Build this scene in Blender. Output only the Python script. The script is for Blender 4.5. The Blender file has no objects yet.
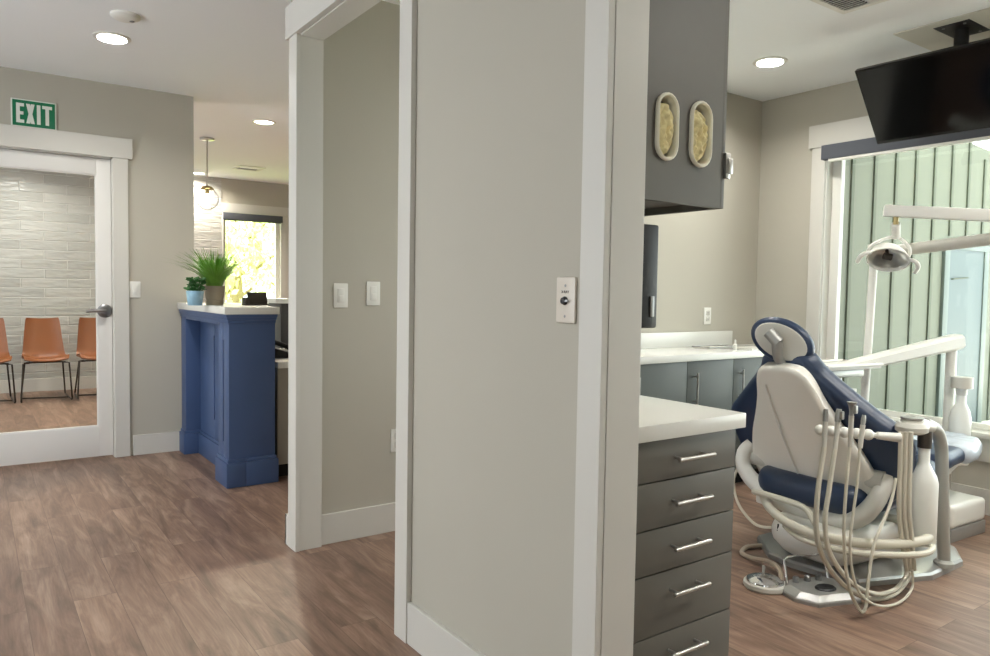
import bpy, bmesh, math, random
from mathutils import Vector, Matrix, Euler, noise
random.seed(7)
PI = math.pi
SC = bpy.context.scene
COL = SC.collection

# ------------------------------------------------------------------ camera
CAMZ = 1.22
FPX = 738.8
YAW, PITCH, ROLL = math.radians(35.378), math.radians(-2.856), math.radians(0.9005)
FW = Vector((math.sin(YAW)*math.cos(PITCH), math.cos(YAW)*math.cos(PITCH), math.sin(PITCH)))
_r = Vector((math.cos(YAW), -math.sin(YAW), 0)); _u = _r.cross(FW)
RT = _r*math.cos(ROLL) + _u*math.sin(ROLL); UP = -_r*math.sin(ROLL) + _u*math.cos(ROLL)
EYE = Vector((0, 0, CAMZ))
cam = bpy.data.cameras.new('camera'); camo = bpy.data.objects.new('camera', cam); COL.objects.link(camo)
cam.sensor_width = 36; cam.lens = FPX/990*36; cam.clip_start = .05; cam.clip_end = 200
camo.matrix_world = Matrix((( RT.x, UP.x, -FW.x, 0), (RT.y, UP.y, -FW.y, 0), (RT.z, UP.z, -FW.z, CAMZ), (0, 0, 0, 1)))
SC.camera = camo

def W(px, py, X=None, Y=None, Z=None):
    """measured point: where the sight line meets a real wall / floor plane"""
    r = FW + RT*((px-495)/FPX) - UP*((py-328)/FPX)
    if X is not None: t = X/r.x
    elif Y is not None: t = Y/r.y
    else: t = (Z-CAMZ)/r.z
    return EYE + r*t

# ------------------------------------------------------------------ materials
def srgb(c):
    out = []
    for v in c[:3]:
        v = v/255
        out.append(v/12.92 if v <= .04045 else ((v+.055)/1.055)**2.4)
    return (*out, 1)
MATS = {}
def mat(name, c, rough=.5, metal=0., spec=.5, bump=0., bscale=60, var=0., vscale=3, emit=None, estr=0, trans=0, coat=0):
    m = bpy.data.materials.new(name); m.use_nodes = True
    nt = m.node_tree; b = nt.nodes['Principled BSDF']
    b.inputs['Base Color'].default_value = srgb(c); b.inputs['Roughness'].default_value = rough
    b.inputs['Metallic'].default_value = metal; b.inputs['Specular IOR Level'].default_value = spec
    if trans: b.inputs['Transmission Weight'].default_value = trans
    if coat: b.inputs['Coat Weight'].default_value = coat; b.inputs['Coat Roughness'].default_value = .15
    if emit: b.inputs['Emission Color'].default_value = srgb(emit); b.inputs['Emission Strength'].default_value = estr
    tc = None
    if bump or var:
        tc = nt.nodes.new('ShaderNodeTexCoord')
    if var:
        n = nt.nodes.new('ShaderNodeTexNoise'); n.inputs['Scale'].default_value = vscale; n.inputs['Detail'].default_value = 4
        nt.links.new(tc.outputs['Object'], n.inputs['Vector'])
        mx = nt.nodes.new('ShaderNodeMix'); mx.data_type = 'RGBA'
        k0, k1 = 1-var, 1+var
        mx.inputs[6].default_value = srgb([v*k0 for v in c]); mx.inputs[7].default_value = srgb([min(255, v*k1) for v in c])
        nt.links.new(n.outputs['Fac'], mx.inputs[0]); nt.links.new(mx.outputs[2], b.inputs['Base Color'])
    if bump:
        n2 = nt.nodes.new('ShaderNodeTexNoise'); n2.inputs['Scale'].default_value = bscale; n2.inputs['Detail'].default_value = 3
        nt.links.new(tc.outputs['Object'], n2.inputs['Vector'])
        bp = nt.nodes.new('ShaderNodeBump'); bp.inputs['Strength'].default_value = bump; bp.inputs['Distance'].default_value = .01
        nt.links.new(n2.outputs['Fac'], bp.inputs['Height']); nt.links.new(bp.outputs[0], b.inputs['Normal'])
    MATS[name] = m
    return m
WALL = mat('wall_paint', (182, 178, 166), .85, spec=.25, bump=.03, bscale=250, var=.01)
CEIL = mat('ceiling_paint', (244, 247, 249), .9, spec=.2, bump=.03, bscale=200)
TRIM = mat('trim_paint', (206, 204, 197), .4, spec=.45, var=.01)
DOORW = mat('door_paint', (224, 222, 218), .4, spec=.4, var=.01)
BLUE = mat('navy_cabinet_paint', (66, 86, 124), .45, spec=.4, var=.03, vscale=6)
WHITEQ = mat('white_quartz', (218, 218, 212), .22, spec=.5, var=.012, vscale=90)
GREY = mat('grey_cabinet_laminate', (100, 98, 91), .45, spec=.4, var=.015, vscale=30)
GREYB = mat('grey_green_cabinet_laminate', (78, 83, 79), .45, spec=.4, var=.015, vscale=30)
DARK = mat('dark_gap', (18, 17, 16), .8)
NICKEL = mat('brushed_nickel', (190, 187, 182), .3, metal=1, bump=.03, bscale=300)
CHROME = mat('chrome', (225, 226, 228), .12, metal=1, var=.01)
STEEL = mat('steel', (150, 150, 150), .35, metal=1, var=.03)
PLAS = mat('white_plastic', (226, 225, 218), .35, spec=.5, var=.01)
PLAS2 = mat('warm_grey_plastic', (204, 202, 193), .4, spec=.45, var=.015)
SHELL = mat('back_shell_plastic', (234, 231, 222), .3, spec=.5, var=.01, coat=.2)
SILVER = mat('silver_painted_metal', (168, 168, 165), .35, metal=.55, var=.03, vscale=20)
NAVY = mat('navy_vinyl', (38, 54, 80), .38, spec=.5, bump=.04, bscale=180, var=.04, vscale=10)
BLACK = mat('black_plastic', (20, 20, 21), .4, spec=.4, var=.05)
SCREEN = mat('black_screen_glass', (9, 9, 10), .12, spec=.35, var=.04)
BEZEL = mat('black_gloss_bezel', (16, 16, 17), .25, spec=.4, var=.04)
CHAR = mat('charcoal_fabric', (86, 89, 96), .8, spec=.2, bump=.1, bscale=400, var=.03)
LEATHER = mat('tan_leather', (132, 78, 42), .45, spec=.4, bump=.05, bscale=120, var=.08, vscale=8)
WIRE = mat('dark_bronze_wire', (52, 44, 38), .4, metal=.7, var=.05)
GREEN = mat('exit_green', (14, 116, 78), .4, spec=.4, var=.02)
SIGNW = mat('sign_white', (224, 230, 222), .4, spec=.4, var=.01)
GRASS = mat('grass_leaf', (98, 146, 54), .5, spec=.3, var=.25, vscale=14)
LEAF = mat('succulent_leaf', (48, 96, 46), .45, spec=.35, var=.2, vscale=20)
POTB = mat('blue_glaze', (150, 190, 212), .25, spec=.5, var=.12, vscale=25)
POTT = mat('taupe_ceramic', (150, 140, 122), .55, spec=.35, var=.06, bump=.08, bscale=60)
SOIL = mat('potting_soil', (50, 40, 30), .95, spec=.1, bump=.5, bscale=120, var=.2)
BRASS = mat('brushed_brass', (186, 168, 122), .3, metal=1, var=.04)
LATEX = mat('cream_latex', (232, 220, 170), .55, spec=.3, var=.08, vscale=25, bump=.25, bscale=70)
RINGW = mat('ring_white_plastic', (228, 224, 208), .35, spec=.45, var=.02)
HOSE = mat('beige_hose_rubber', (205, 201, 186), .45, spec=.4, var=.03)
HOSED = mat('taupe_hose_rubber', (170, 155, 138), .45, spec=.4, var=.03)
BOTTLE = mat('milky_bottle_plastic', (232, 234, 228), .35, spec=.45, var=.015)
LENS = mat('lamp_lens', (255, 250, 240), .4, emit=(255, 246, 228), estr=7, var=.005)
BULB = mat('warm_bulb', (255, 240, 210), .4, emit=(255, 236, 200), estr=9, var=.005)
SIDING = mat('sage_siding_paint', (108, 112, 101), .7, spec=.3, var=.03, vscale=2, bump=.05, bscale=40)
BATTEN = mat('sage_batten_paint', (88, 94, 82), .7, spec=.3, var=.04)
TEALD = mat('teal_door_paint', (80, 93, 95), .5, spec=.4, var=.03)
TEALF = mat('teal_frame_paint', (94, 105, 102), .5, spec=.4, var=.03)
CREAM = mat('cream_shade_roof_paint', (240, 238, 214), .8, spec=.2, var=.02)
BARK = mat('tree_bark', (120, 106, 86), .9, spec=.1, var=.2, vscale=12, bump=.5, bscale=30)
TLEAF = mat('tree_leaf', (190, 196, 152), .6, spec=.2, var=.25, vscale=1.5)
LAWN = mat('lawn_grass', (150, 168, 92), .9, spec=.1, var=.2, vscale=2, bump=.3, bscale=40)
CONC = mat('concrete', (205, 204, 198), .85, spec=.2, var=.08, bump=.1, bscale=30)
PANELB = mat('beige_ceiling_panel', (222, 219, 208), .85, spec=.2, var=.01)
REFL = mat('facet_reflector', (222, 220, 212), .28, metal=.85, var=.12, vscale=30)
TOWEL = mat('folded_cover_film', (196, 206, 216), .18, spec=.6, var=.12, vscale=18)
DESKG = mat('warm_grey_desk_laminate', (150, 146, 136), .45, spec=.4, var=.015, vscale=30)
COLG = mat('cool_grey_plastic', (164, 164, 157), .4, spec=.45, var=.015)
TEALB = mat('teal_bottle', (110, 180, 196), .3, spec=.5, var=.05)

def glass(name, tint=(1, 1, 1), refl=.06):
    m = bpy.data.materials.new(name); m.use_nodes = True; nt = m.node_tree
    for n in list(nt.nodes): nt.nodes.remove(n)
    out = nt.nodes.new('ShaderNodeOutputMaterial'); mx = nt.nodes.new('ShaderNodeMixShader')
    tr = nt.nodes.new('ShaderNodeBsdfTransparent'); gl = nt.nodes.new('ShaderNodeBsdfGlossy'); fr = nt.nodes.new('ShaderNodeLayerWeight')
    tr.inputs[0].default_value = (*tint, 1); gl.inputs['Roughness'].default_value = .02; fr.inputs['Blend'].default_value = .12
    mt = nt.nodes.new('ShaderNodeMath'); mt.operation = 'MULTIPLY_ADD'; mt.inputs[1].default_value = .5; mt.inputs[2].default_value = refl
    nt.links.new(fr.outputs['Fresnel'], mt.inputs[0]); nt.links.new(mt.outputs[0], mx.inputs[0])
    nt.links.new(tr.outputs[0], mx.inputs[1]); nt.links.new(gl.outputs[0], mx.inputs[2]); nt.links.new(mx.outputs[0], out.inputs[0])
    return m
GLASS = glass('clear_glass', (.97, .98, .97), .02)
GLASSG = glass('tinted_window_glass', (.94, .97, .95), .03)
GLOBE = glass('globe_glass', (.93, .94, .95), .10)

def plank_mat():
    m = bpy.data.materials.new('wood_plank_floor'); m.use_nodes = True; nt = m.node_tree; b = nt.nodes['Principled BSDF']
    N = nt.nodes.new; L = nt.links.new
    tc = N('ShaderNodeTexCoord'); sep = N('ShaderNodeSeparateXYZ'); cmb = N('ShaderNodeCombineXYZ')
    L(tc.outputs['Object'], sep.inputs[0]); L(sep.outputs['Y'], cmb.inputs['X']); L(sep.outputs['X'], cmb.inputs['Y'])
    br = N('ShaderNodeTexBrick'); br.offset = .37; br.offset_frequency = 2; br.squash = 1
    br.inputs['Color1'].default_value = (0, 0, 0, 1); br.inputs['Color2'].default_value = (1, 1, 1, 1); br.inputs['Mortar'].default_value = (.5, .5, .5, 1)
    br.inputs['Scale'].default_value = 1; br.inputs['Mortar Size'].default_value = .0012; br.inputs['Mortar Smooth'].default_value = .2
    br.inputs['Brick Width'].default_value = 1.22; br.inputs['Row Height'].default_value = .152; br.inputs['Bias'].default_value = 0
    L(cmb.outputs[0], br.inputs['Vector'])
    # grain: noise stretched along the plank, shifted per plank
    mp = N('ShaderNodeMapping'); mp.inputs['Scale'].default_value = (.9, 5.5, 1); L(cmb.outputs[0], mp.inputs[0])
    add = N('ShaderNodeVectorMath'); add.operation = 'ADD'; sc = N('ShaderNodeVectorMath'); sc.operation = 'SCALE'; sc.inputs['Scale'].default_value = 11
    L(br.outputs['Color'], sc.inputs[0]); L(mp.outputs[0], add.inputs[0]); L(sc.outputs[0], add.inputs[1])
    n1 = N('ShaderNodeTexNoise'); n1.inputs['Scale'].default_value = 2.2; n1.inputs['Detail'].default_value = 7; n1.inputs['Roughness'].default_value = .62; n1.inputs['Distortion'].default_value = .9
    L(add.outputs[0], n1.inputs['Vector'])
    mp2 = N('ShaderNodeMapping'); mp2.inputs['Scale'].default_value = (2.2, 42, 1); L(cmb.outputs[0], mp2.inputs[0])
    n2 = N('ShaderNodeTexNoise'); n2.inputs['Scale'].default_value = 3; n2.inputs['Detail'].default_value = 6; L(mp2.outputs[0], n2.inputs['Vector'])
    r1 = N('ShaderNodeValToRGB'); e = r1.color_ramp.elements
    e[0].position = .28; e[0].color = srgb((102, 82, 70)); e[1].position = .72; e[1].color = srgb((176, 152, 134))
    x = r1.color_ramp.elements.new(.5); x.color = srgb((142, 116, 100))
    L(n1.outputs['Fac'], r1.inputs[0])
    r2 = N('ShaderNodeValToRGB'); r2.color_ramp.elements[0].color = srgb((205, 202, 202)); r2.color_ramp.elements[0].position = .3
    r2.color_ramp.elements[1].color = (1, 1, 1, 1); r2.color_ramp.elements[1].position = .62
    L(n2.outputs['Fac'], r2.inputs[0])
    mA = N('ShaderNodeMix'); mA.data_type = 'RGBA'; mA.blend_type = 'MULTIPLY'; mA.inputs[0].default_value = .5
    L(r1.outputs[0], mA.inputs[6]); L(r2.outputs[0], mA.inputs[7])
    r3 = N('ShaderNodeValToRGB'); r3.color_ramp.elements[0].color = srgb((212, 206, 204)); r3.color_ramp.elements[1].color = srgb((255, 250, 246))
    L(br.outputs['Color'], r3.inputs[0])
    mB = N('ShaderNodeMix'); mB.data_type = 'RGBA'; mB.blend_type = 'MULTIPLY'; mB.inputs[0].default_value = .9
    L(mA.outputs[2], mB.inputs[6]); L(r3.outputs[0], mB.inputs[7])
    mC = N('ShaderNodeMix'); mC.data_type = 'RGBA'; mC.inputs[7].default_value = srgb((70, 52, 42))
    mm = N('ShaderNodeMath'); mm.operation = 'MULTIPLY'; mm.inputs[1].default_value = .6; L(br.outputs['Fac'], mm.inputs[0]); L(mm.outputs[0], mC.inputs[0])
    L(mB.outputs[2], mC.inputs[6]); L(mC.outputs[2], b.inputs['Base Color'])
    b.inputs['Roughness'].default_value = .42; b.inputs['Specular IOR Level'].default_value = .4
    bp = N('ShaderNodeBump'); bp.inputs['Strength'].default_value = .06; bp.inputs['Distance'].default_value = .002
    L(n2.outputs['Fac'], bp.inputs['Height']); L(bp.outputs[0], b.inputs['Normal'])
    return m
FLOORM = plank_mat()

nt = TLEAF.node_tree; b = nt.nodes['Principled BSDF']; mxs = nt.nodes.new('ShaderNodeMixShader'); trl = nt.nodes.new('ShaderNodeBsdfTranslucent')
mxs.inputs[0].default_value = .5; trl.inputs[0].default_value = srgb((206, 214, 166))
nt.links.new(b.outputs[0], mxs.inputs[1]); nt.links.new(trl.outputs[0], mxs.inputs[2]); nt.links.new(mxs.outputs[0], nt.nodes['Material Output'].inputs[0])

def tile_mat():
    m = bpy.data.materials.new('white_wavy_tile'); m.use_nodes = True; nt = m.node_tree; b = nt.nodes['Principled BSDF']
    N = nt.nodes.new; L = nt.links.new
    tc = N('ShaderNodeTexCoord'); sep = N('ShaderNodeSeparateXYZ'); cmb = N('ShaderNodeCombineXYZ')
    L(tc.outputs['Object'], sep.inputs[0]); L(sep.outputs['X'], cmb.inputs['X']); L(sep.outputs['Z'], cmb.inputs['Y'])
    br = N('ShaderNodeTexBrick'); br.offset = .5
    br.inputs['Color1'].default_value = srgb((176, 175, 169)); br.inputs['Color2'].default_value = srgb((192, 191, 185)); br.inputs['Mortar'].default_value = srgb((208, 208, 202))
    br.inputs['Scale'].default_value = 1; br.inputs['Mortar Size'].default_value = .006; br.inputs['Mortar Smooth'].default_value = .6
    br.inputs['Brick Width'].default_value = .46; br.inputs['Row Height'].default_value = .107
    L(cmb.outputs[0], br.inputs['Vector']); L(br.outputs['Color'], b.inputs['Base Color'])
    b.inputs['Roughness'].default_value = .25
    mp = N('ShaderNodeMapping'); mp.inputs['Scale'].default_value = (3, 9, 1); L(cmb.outputs[0], mp.inputs[0])
    n = N('ShaderNodeTexNoise'); n.inputs['Scale'].default_value = 2; n.inputs['Detail'].default_value = 2; L(mp.outputs[0], n.inputs['Vector'])
    sub = N('ShaderNodeMath'); sub.operation = 'SUBTRACT'; L(n.outputs['Fac'], sub.inputs[0]); L(br.outputs['Fac'], sub.inputs[1])
    bp = N('ShaderNodeBump'); bp.inputs['Strength'].default_value = .7; bp.inputs['Distance'].default_value = .02
    L(sub.outputs[0], bp.inputs['Height']); L(bp.outputs[0], b.inputs['Normal'])
    return m
TILE = tile_mat()

# ------------------------------------------------------------------ mesh helpers
def newbm(): return bmesh.new()
def add_box(bm, x0, x1, y0, y1, z0, z1, bev=0, M=None, seg=2):
    t = bmesh.new()
    bmesh.ops.create_cube(t, size=1)
    for v in t.verts:
        v.co = Vector((x0+(v.co.x+.5)*(x1-x0), y0+(v.co.y+.5)*(y1-y0), z0+(v.co.z+.5)*(z1-z0)))
    if bev: bmesh.ops.bevel(t, geom=list(t.edges), offset=bev, segments=seg, profile=.6, affect='EDGES')
    merge(bm, t, M)
def merge(bm, t, M=None):
    if M is not None: bmesh.ops.transform(t, matrix=M, verts=list(t.verts))
    me = bpy.data.meshes.new('tmp'); t.to_mesh(me); t.free(); bm.from_mesh(me); bpy.data.meshes.remove(me)
def add_rings(bm, rings, cap=True, closed=False):
    """loft of equal-length loops"""
    vs = [[bm.verts.new(p) for p in r] for r in rings]; n = len(vs[0])
    R = len(vs)
    for i in range(R if closed else R-1):
        a, b = vs[i], vs[(i+1) % R]
        for j in range(n):
            bm.faces.new((a[j], a[(j+1) % n], b[(j+1) % n], b[j]))
    if cap and not closed:
        bm.faces.new(list(reversed(vs[0]))); bm.faces.new(vs[-1])
def catmull(pts, k=6):
    P = [Vector(p) for p in pts]; out = []
    for i in range(len(P)-1):
        p0 = P[max(i-1, 0)]; p1 = P[i]; p2 = P[i+1]; p3 = P[min(i+2, len(P)-1)]
        for s in range(k):
            t = s/k
            out.append(.5*((2*p1)+(-p0+p2)*t+(2*p0-5*p1+4*p2-p3)*t*t+(-p0+3*p1-3*p2+p3)*t**3))
    out.append(P[-1]); return out
def add_tube(bm, pts, r, seg=10, smooth=0, cap=True, flat=1.0, closed=False):
    P = catmull(pts, smooth) if smooth else [Vector(p) for p in pts]
    n = len(P); rr = r if isinstance(r, (list, tuple)) else None
    rings = []; nrm = None
    for i, p in enumerate(P):
        if closed: t = P[(i+1) % n]-P[i-1]
        else: t = P[min(i+1, n-1)]-P[max(i-1, 0)]
        if t.length < 1e-9: t = Vector((0, 0, 1))
        t.normalize()
        if nrm is None:
            ref = Vector((0, 0, 1)) if abs(t.z) < .9 else Vector((1, 0, 0))
            nrm = t.cross(ref).normalized()
        else:
            nrm = (nrm - t*nrm.dot(t)).normalized()
        bn = t.cross(nrm)
        if rr:
            f = i/(n-1)*(len(rr)-1); k = min(int(f), len(rr)-2); rad = rr[k]+(rr[k+1]-rr[k])*(f-k)
        else: rad = r
        rings.append([p+nrm*rad*math.cos(2*PI*j/seg)+bn*rad*flat*math.sin(2*PI*j/seg) for j in range(seg)])
    add_rings(bm, rings, cap, closed)
def add_lathe(bm, prof, seg=24, M=None, cap=True):
    """prof: list of (radius, z)"""
    t = bmesh.new()
    add_rings(t, [[Vector((max(r, 1e-4)*math.cos(2*PI*j/seg), max(r, 1e-4)*math.sin(2*PI*j/seg), z)) for j in range(seg)] for r, z in prof], cap)
    merge(bm, t, M)
def add_prism(bm, poly, z0, z1, bev=0, M=None, seg=2):
    t = bmesh.new()
    a = [t.verts.new((x, y, z0)) for x, y in poly]; b = [t.verts.new((x, y, z1)) for x, y in poly]; n = len(poly)
    t.faces.new(list(reversed(a))); t.faces.new(b)
    for i in range(n): t.faces.new((a[i], a[(i+1) % n], b[(i+1) % n], b[i]))
    bmesh.ops.recalc_face_normals(t, faces=list(t.faces))
    if bev: bmesh.ops.bevel(t, geom=list(t.edges), offset=bev, segments=seg, profile=.6, affect='EDGES')
    merge(bm, t, M)
def smooth_loop(poly, k=6):
    P = [Vector((p[0], p[1], 0)) for p in poly]; n = len(P); out = []
    for i in range(n):
        p0, p1, p2, p3 = P[i-1], P[i], P[(i+1) % n], P[(i+2) % n]
        for s in range(k):
            t = s/k
            q = .5*((2*p1)+(-p0+p2)*t+(2*p0-5*p1+4*p2-p3)*t*t+(-p0+3*p1-3*p2+p3)*t**3)
            out.append((q.x, q.y))
    return out
def add_pad(bm, loop, z0, z1, r, fn=None, steps=5, crown=0.):
    """soft upholstered pad: outline loop (ccw) in XY, rounded edges radius r, optional bend fn(Vector)->Vector"""
    n = len(loop); P = [Vector((x, y)) for x, y in loop]
    nr = []
    for i in range(n):
        t = (P[(i+1) % n]-P[i-1]); t = t.normalized() if t.length else Vector((1, 0)); nr.append(Vector((-t.y, t.x)))  # inward for ccw
    c = sum(P, Vector((0, 0)))/n
    rz = min(r, (z1-z0)/2)
    prof = []
    for i in range(steps+1):
        a = PI/2*i/steps; prof.append((r*(1-math.sin(a)), z0+rz*(1-math.cos(a))))
    for i in range(steps+1):
        a = PI/2*i/steps; prof.append((r*(1-math.cos(a)), z1-rz*(1-math.sin(a))))
    rings = []
    def ring(ins, z, k=0.):
        out = []
        for i in range(n):
            p = P[i]+nr[i]*ins
            p = p.lerp(c, k); out.append(Vector((p.x, p.y, z)))
        return out
    ks = [.9, .7, .45, .2]
    for k in ks: rings.append(ring(r, z0, k))
    for ins, z in prof: rings.append(ring(ins, z))
    for k in reversed(ks): rings.append(ring(r, z1+crown*(k**.5), k))
    if fn: rings = [[fn(p) for p in r_] for r_ in rings]
    add_rings(bm, rings)

def obj(name, bm, m, parent=None, smooth=True, angle=35, M=None):
    me = bpy.data.meshes.new(name); bmesh.ops.recalc_face_normals(bm, faces=list(bm.faces)); bm.to_mesh(me); bm.free()
    if isinstance(m, (list, tuple)):
        for x in m: me.materials.append(x)
    else: me.materials.append(m)
    if smooth:
        me.polygons.foreach_set('use_smooth', [True]*len(me.polygons))
        me.set_sharp_from_angle(angle=math.radians(angle))
    o = bpy.data.objects.new(name, me); COL.objects.link(o)
    if parent is not None: o.parent = parent
    if M is not None: o.matrix_local = M
    return o
def tag(o, label, cat, group=None, kind=None):
    o['label'] = label; o['category'] = cat
    if group: o['group'] = group
    if kind: o['kind'] = kind
    return o
def thing(name, label, cat, loc=(0, 0, 0), rz=0, group=None):
    o = bpy.data.objects.new(name, None); COL.objects.link(o); o.empty_display_size = .1
    o.location = loc; o.rotation_euler = (0, 0, rz)
    return tag(o, label, cat, group)
def struct(name, bm, m, label=None, parent=None, smooth=False):
    o = obj(name, bm, m, parent, smooth)
    if parent is None:
        o['kind'] = 'structure'
        if label: o['label'] = label
    return o
def dup(root, loc, rz=None, label=None, group=None):
    r = root.copy(); COL.objects.link(r); r.location = loc
    if rz is not None: r.rotation_euler = (0, 0, rz)
    if label: r['label'] = label
    if group: r['group'] = group
    for ch in list(root.children):
        c = ch.copy(); COL.objects.link(c); c.parent = r
        for g in list(ch.children):
            d = g.copy(); COL.objects.link(d); d.parent = c
    return r
def curve_mesh(name, splines, ext, bev, m, parent=None, M=None):
    """flat outline with holes, extruded: list of 2-D loops"""
    cu = bpy.data.curves.new('tmpc', 'CURVE'); cu.dimensions = '2D'; cu.fill_mode = 'BOTH'; cu.extrude = ext; cu.bevel_depth = bev; cu.bevel_resolution = 1
    for lp in splines:
        s = cu.splines.new('POLY'); s.points.add(len(lp)-1); s.use_cyclic_u = True
        for p, q in zip(s.points, lp): p.co = (q[0], q[1], 0, 1)
    t = bpy.data.objects.new('tmpo', cu); COL.objects.link(t)
    dg = bpy.context.evaluated_depsgraph_get(); dg.update()
    me = bpy.data.meshes.new_from_object(t.evaluated_get(dg)); bpy.data.objects.remove(t); bpy.data.curves.remove(cu)
    me.name = name; me.materials.clear(); me.materials.append(m)
    o = bpy.data.objects.new(name, me); COL.objects.link(o)
    if parent is not None: o.parent = parent
    if M is not None: o.matrix_local = M
    return o
def text_mesh(name, s, size, ext, m, parent=None, M=None):
    cu = bpy.data.curves.new('tmpt', 'FONT'); cu.body = s; cu.size = size; cu.extrude = ext; cu.align_x = 'CENTER'; cu.align_y = 'CENTER'
    t = bpy.data.objects.new('tmpo', cu); COL.objects.link(t)
    dg = bpy.context.evaluated_depsgraph_get(); dg.update()
    me = bpy.data.meshes.new_from_object(t.evaluated_get(dg)); bpy.data.objects.remove(t); bpy.data.curves.remove(cu)
    me.name = name; me.materials.clear(); me.materials.append(m)
    o = bpy.data.objects.new(name, me); COL.objects.link(o)
    if parent is not None: o.parent = parent
    if M is not None: o.matrix_local = M
    return o
def stadium(cx, cy, w, hgt, k=10):
    r = w/2; s = hgt/2-r; out = []
    for i in range(k+1):
        a = PI*i/k; out.append((cx+r*math.cos(a), cy+s+r*math.sin(a)))
    for i in range(k+1):
        a = PI+PI*i/k; out.append((cx+r*math.cos(a), cy-s+r*math.sin(a)))
    return out
def box_obj(name, dims, m, parent=None, bev=0, smooth=True):
    bm = newbm(); add_box(bm, *dims, bev=bev); return obj(name, bm, m, parent, smooth)
def frame(ex, ey, ez, o):
    ex, ey, ez, o = Vector(ex), Vector(ey), Vector(ez), Vector(o)
    return Matrix(((ex.x, ey.x, ez.x, o.x), (ex.y, ey.y, ez.y, o.y), (ex.z, ey.z, ez.z, o.z), (0, 0, 0, 1)))

# ------------------------------------------------------------------ the setting
H = 2.613
XM0, XM1 = 1.225, 1.335          # hall / operatory partition faces
YB = 3.30                       # operatory back wall face
YA = 5.79                       # exit-door wall face
YF = 9.83                       # far wall face
XW = 4.675                      # window wall face
bm = newbm(); add_box(bm, -2.2, 6.0, -1.6, 10.1, -.1, 0); struct('floor', bm, FLOORM)
bm = newbm(); add_box(bm, -2.2, 6.0, -1.6, 10.1, H, H+.1); struct('ceiling', bm, CEIL)
# partition between hall and operatory, with two doorways
D1a, D1b = .15, 1.280           # near doorway (y range)
D2a, D2b = 2.262, 3.286         # far doorway
zo1 = 2.33; zo2 = 2.352
bm = newbm()
for y0, y1, z0, z1 in ((-1.6, D1a, 0, H), (D1a, D1b, zo1, H), (D1b, D2a, 0, H), (D2a, D2b, zo2+.02, H), (D2b, 3.39, 0, H)):
    add_box(bm, XM0, XM1, y0, y1, z0, z1)
struct('wall_middle', bm, WALL)
# operatory back wall
bm = newbm(); add_box(bm, XM1, 6.0, YB, 3.39, 0, H); struct('wall_operatory_back', bm, WALL)
# window wall
wy0, wy1, wz0, wz1 = -1.2, 2.80, .44, 2.21
bm = newbm()
for y0, y1, z0, z1 in ((-1.6, wy0, 0, H), (wy1, YB, 0, H), (wy0, wy1, 0, wz0), (wy0, wy1, wz1, H)):
    add_box(bm, XW, XW+.16, y0, y1, z0, z1)
struct('wall_window', bm, WALL)
# exit-door wall
dx0, dx1 = -.18, .832            # rough opening
bm = newbm()
for x0, x1, z0, z1 in ((-2.2, dx0, 0, H), (dx1, 1.36, 0, H), (dx0, dx1, 2.108, H)):
    add_box(bm, x0, x1, YA, YA+.13, z0, z1)
struct('wall_exit', bm, WALL)
# far wall with reception window
fx0, fx1, fz0, fz1 = 2.66, 3.42, .95, 2.18
bm = newbm(); add_box(bm, -2.2, 2.645, YF, YF+.14, 0, H); struct('wall_far_tiled', bm, TILE)
bm = newbm()
for x0, x1, z0, z1 in ((2.645, fx0, 0, H), (fx1, 6.0, 0, H), (fx0, fx1, 0, fz0), (fx0, fx1, fz1, H)):
    add_box(bm, x0, x1, YF+.01, YF+.14, z0, z1)
struct('wall_far', bm, WALL)
bm = newbm(); add_box(bm, 6.0, 6.12, 3.29, 9.97, 0, H); struct('wall_reception_right', bm, WALL)
bm = newbm()
for y0, y1, z0, z1 in ((-1.6, -1.2, 0, H), (-.45, 2.3, 0, H), (4.5, 6.2, 0, H), (8.4, 9.97, 0, H), (-1.2, -.45, 0, .1), (2.3, 4.5, 0, .1), (6.2, 8.4, 0, .1), (-1.2, -.45, 2.5, H), (2.3, 4.5, 2.5, H), (6.2, 8.4, 2.5, H)):
    add_box(bm, -2.32, -2.2, y0, y1, z0, z1)
struct('wall_left', bm, WALL)  # unseen openings cut into this wall to let sky light into the hall
bm = newbm(); add_box(bm, -2.2, 6.0, -1.72, -1.6, 0, H); struct('wall_rear', bm, WALL)

# baseboards
def base(name, x0, x1, y0, y1, hgt=.145):
    b_ = newbm(); add_box(b_, x0, x1, y0, y1, 0, hgt, bev=.003); struct(name, b_, TRIM)
base('baseboard_middle', XM0-.016, XM0, 1.347, 2.199)
base('baseboard_exit', .935, 1.3, YA-.016, YA)
base('baseboard_operatory_entry', XM1+.0, 2.38, YB-.016, YB)
base('baseboard_window', XW-.016, XW, -.5, YB-.45)
base('baseboard_far', -2.2, 2.6, YF-.016, YF)
bm = newbm(); add_box(bm, XM0-.018, XM0, 3.362, 3.406, 0, .145, bev=.002); add_box(bm, XM0-.018, 1.56, 3.39, 3.406, 0, .145, bev=.002)
struct('baseboard_corner', bm, TRIM)

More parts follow.
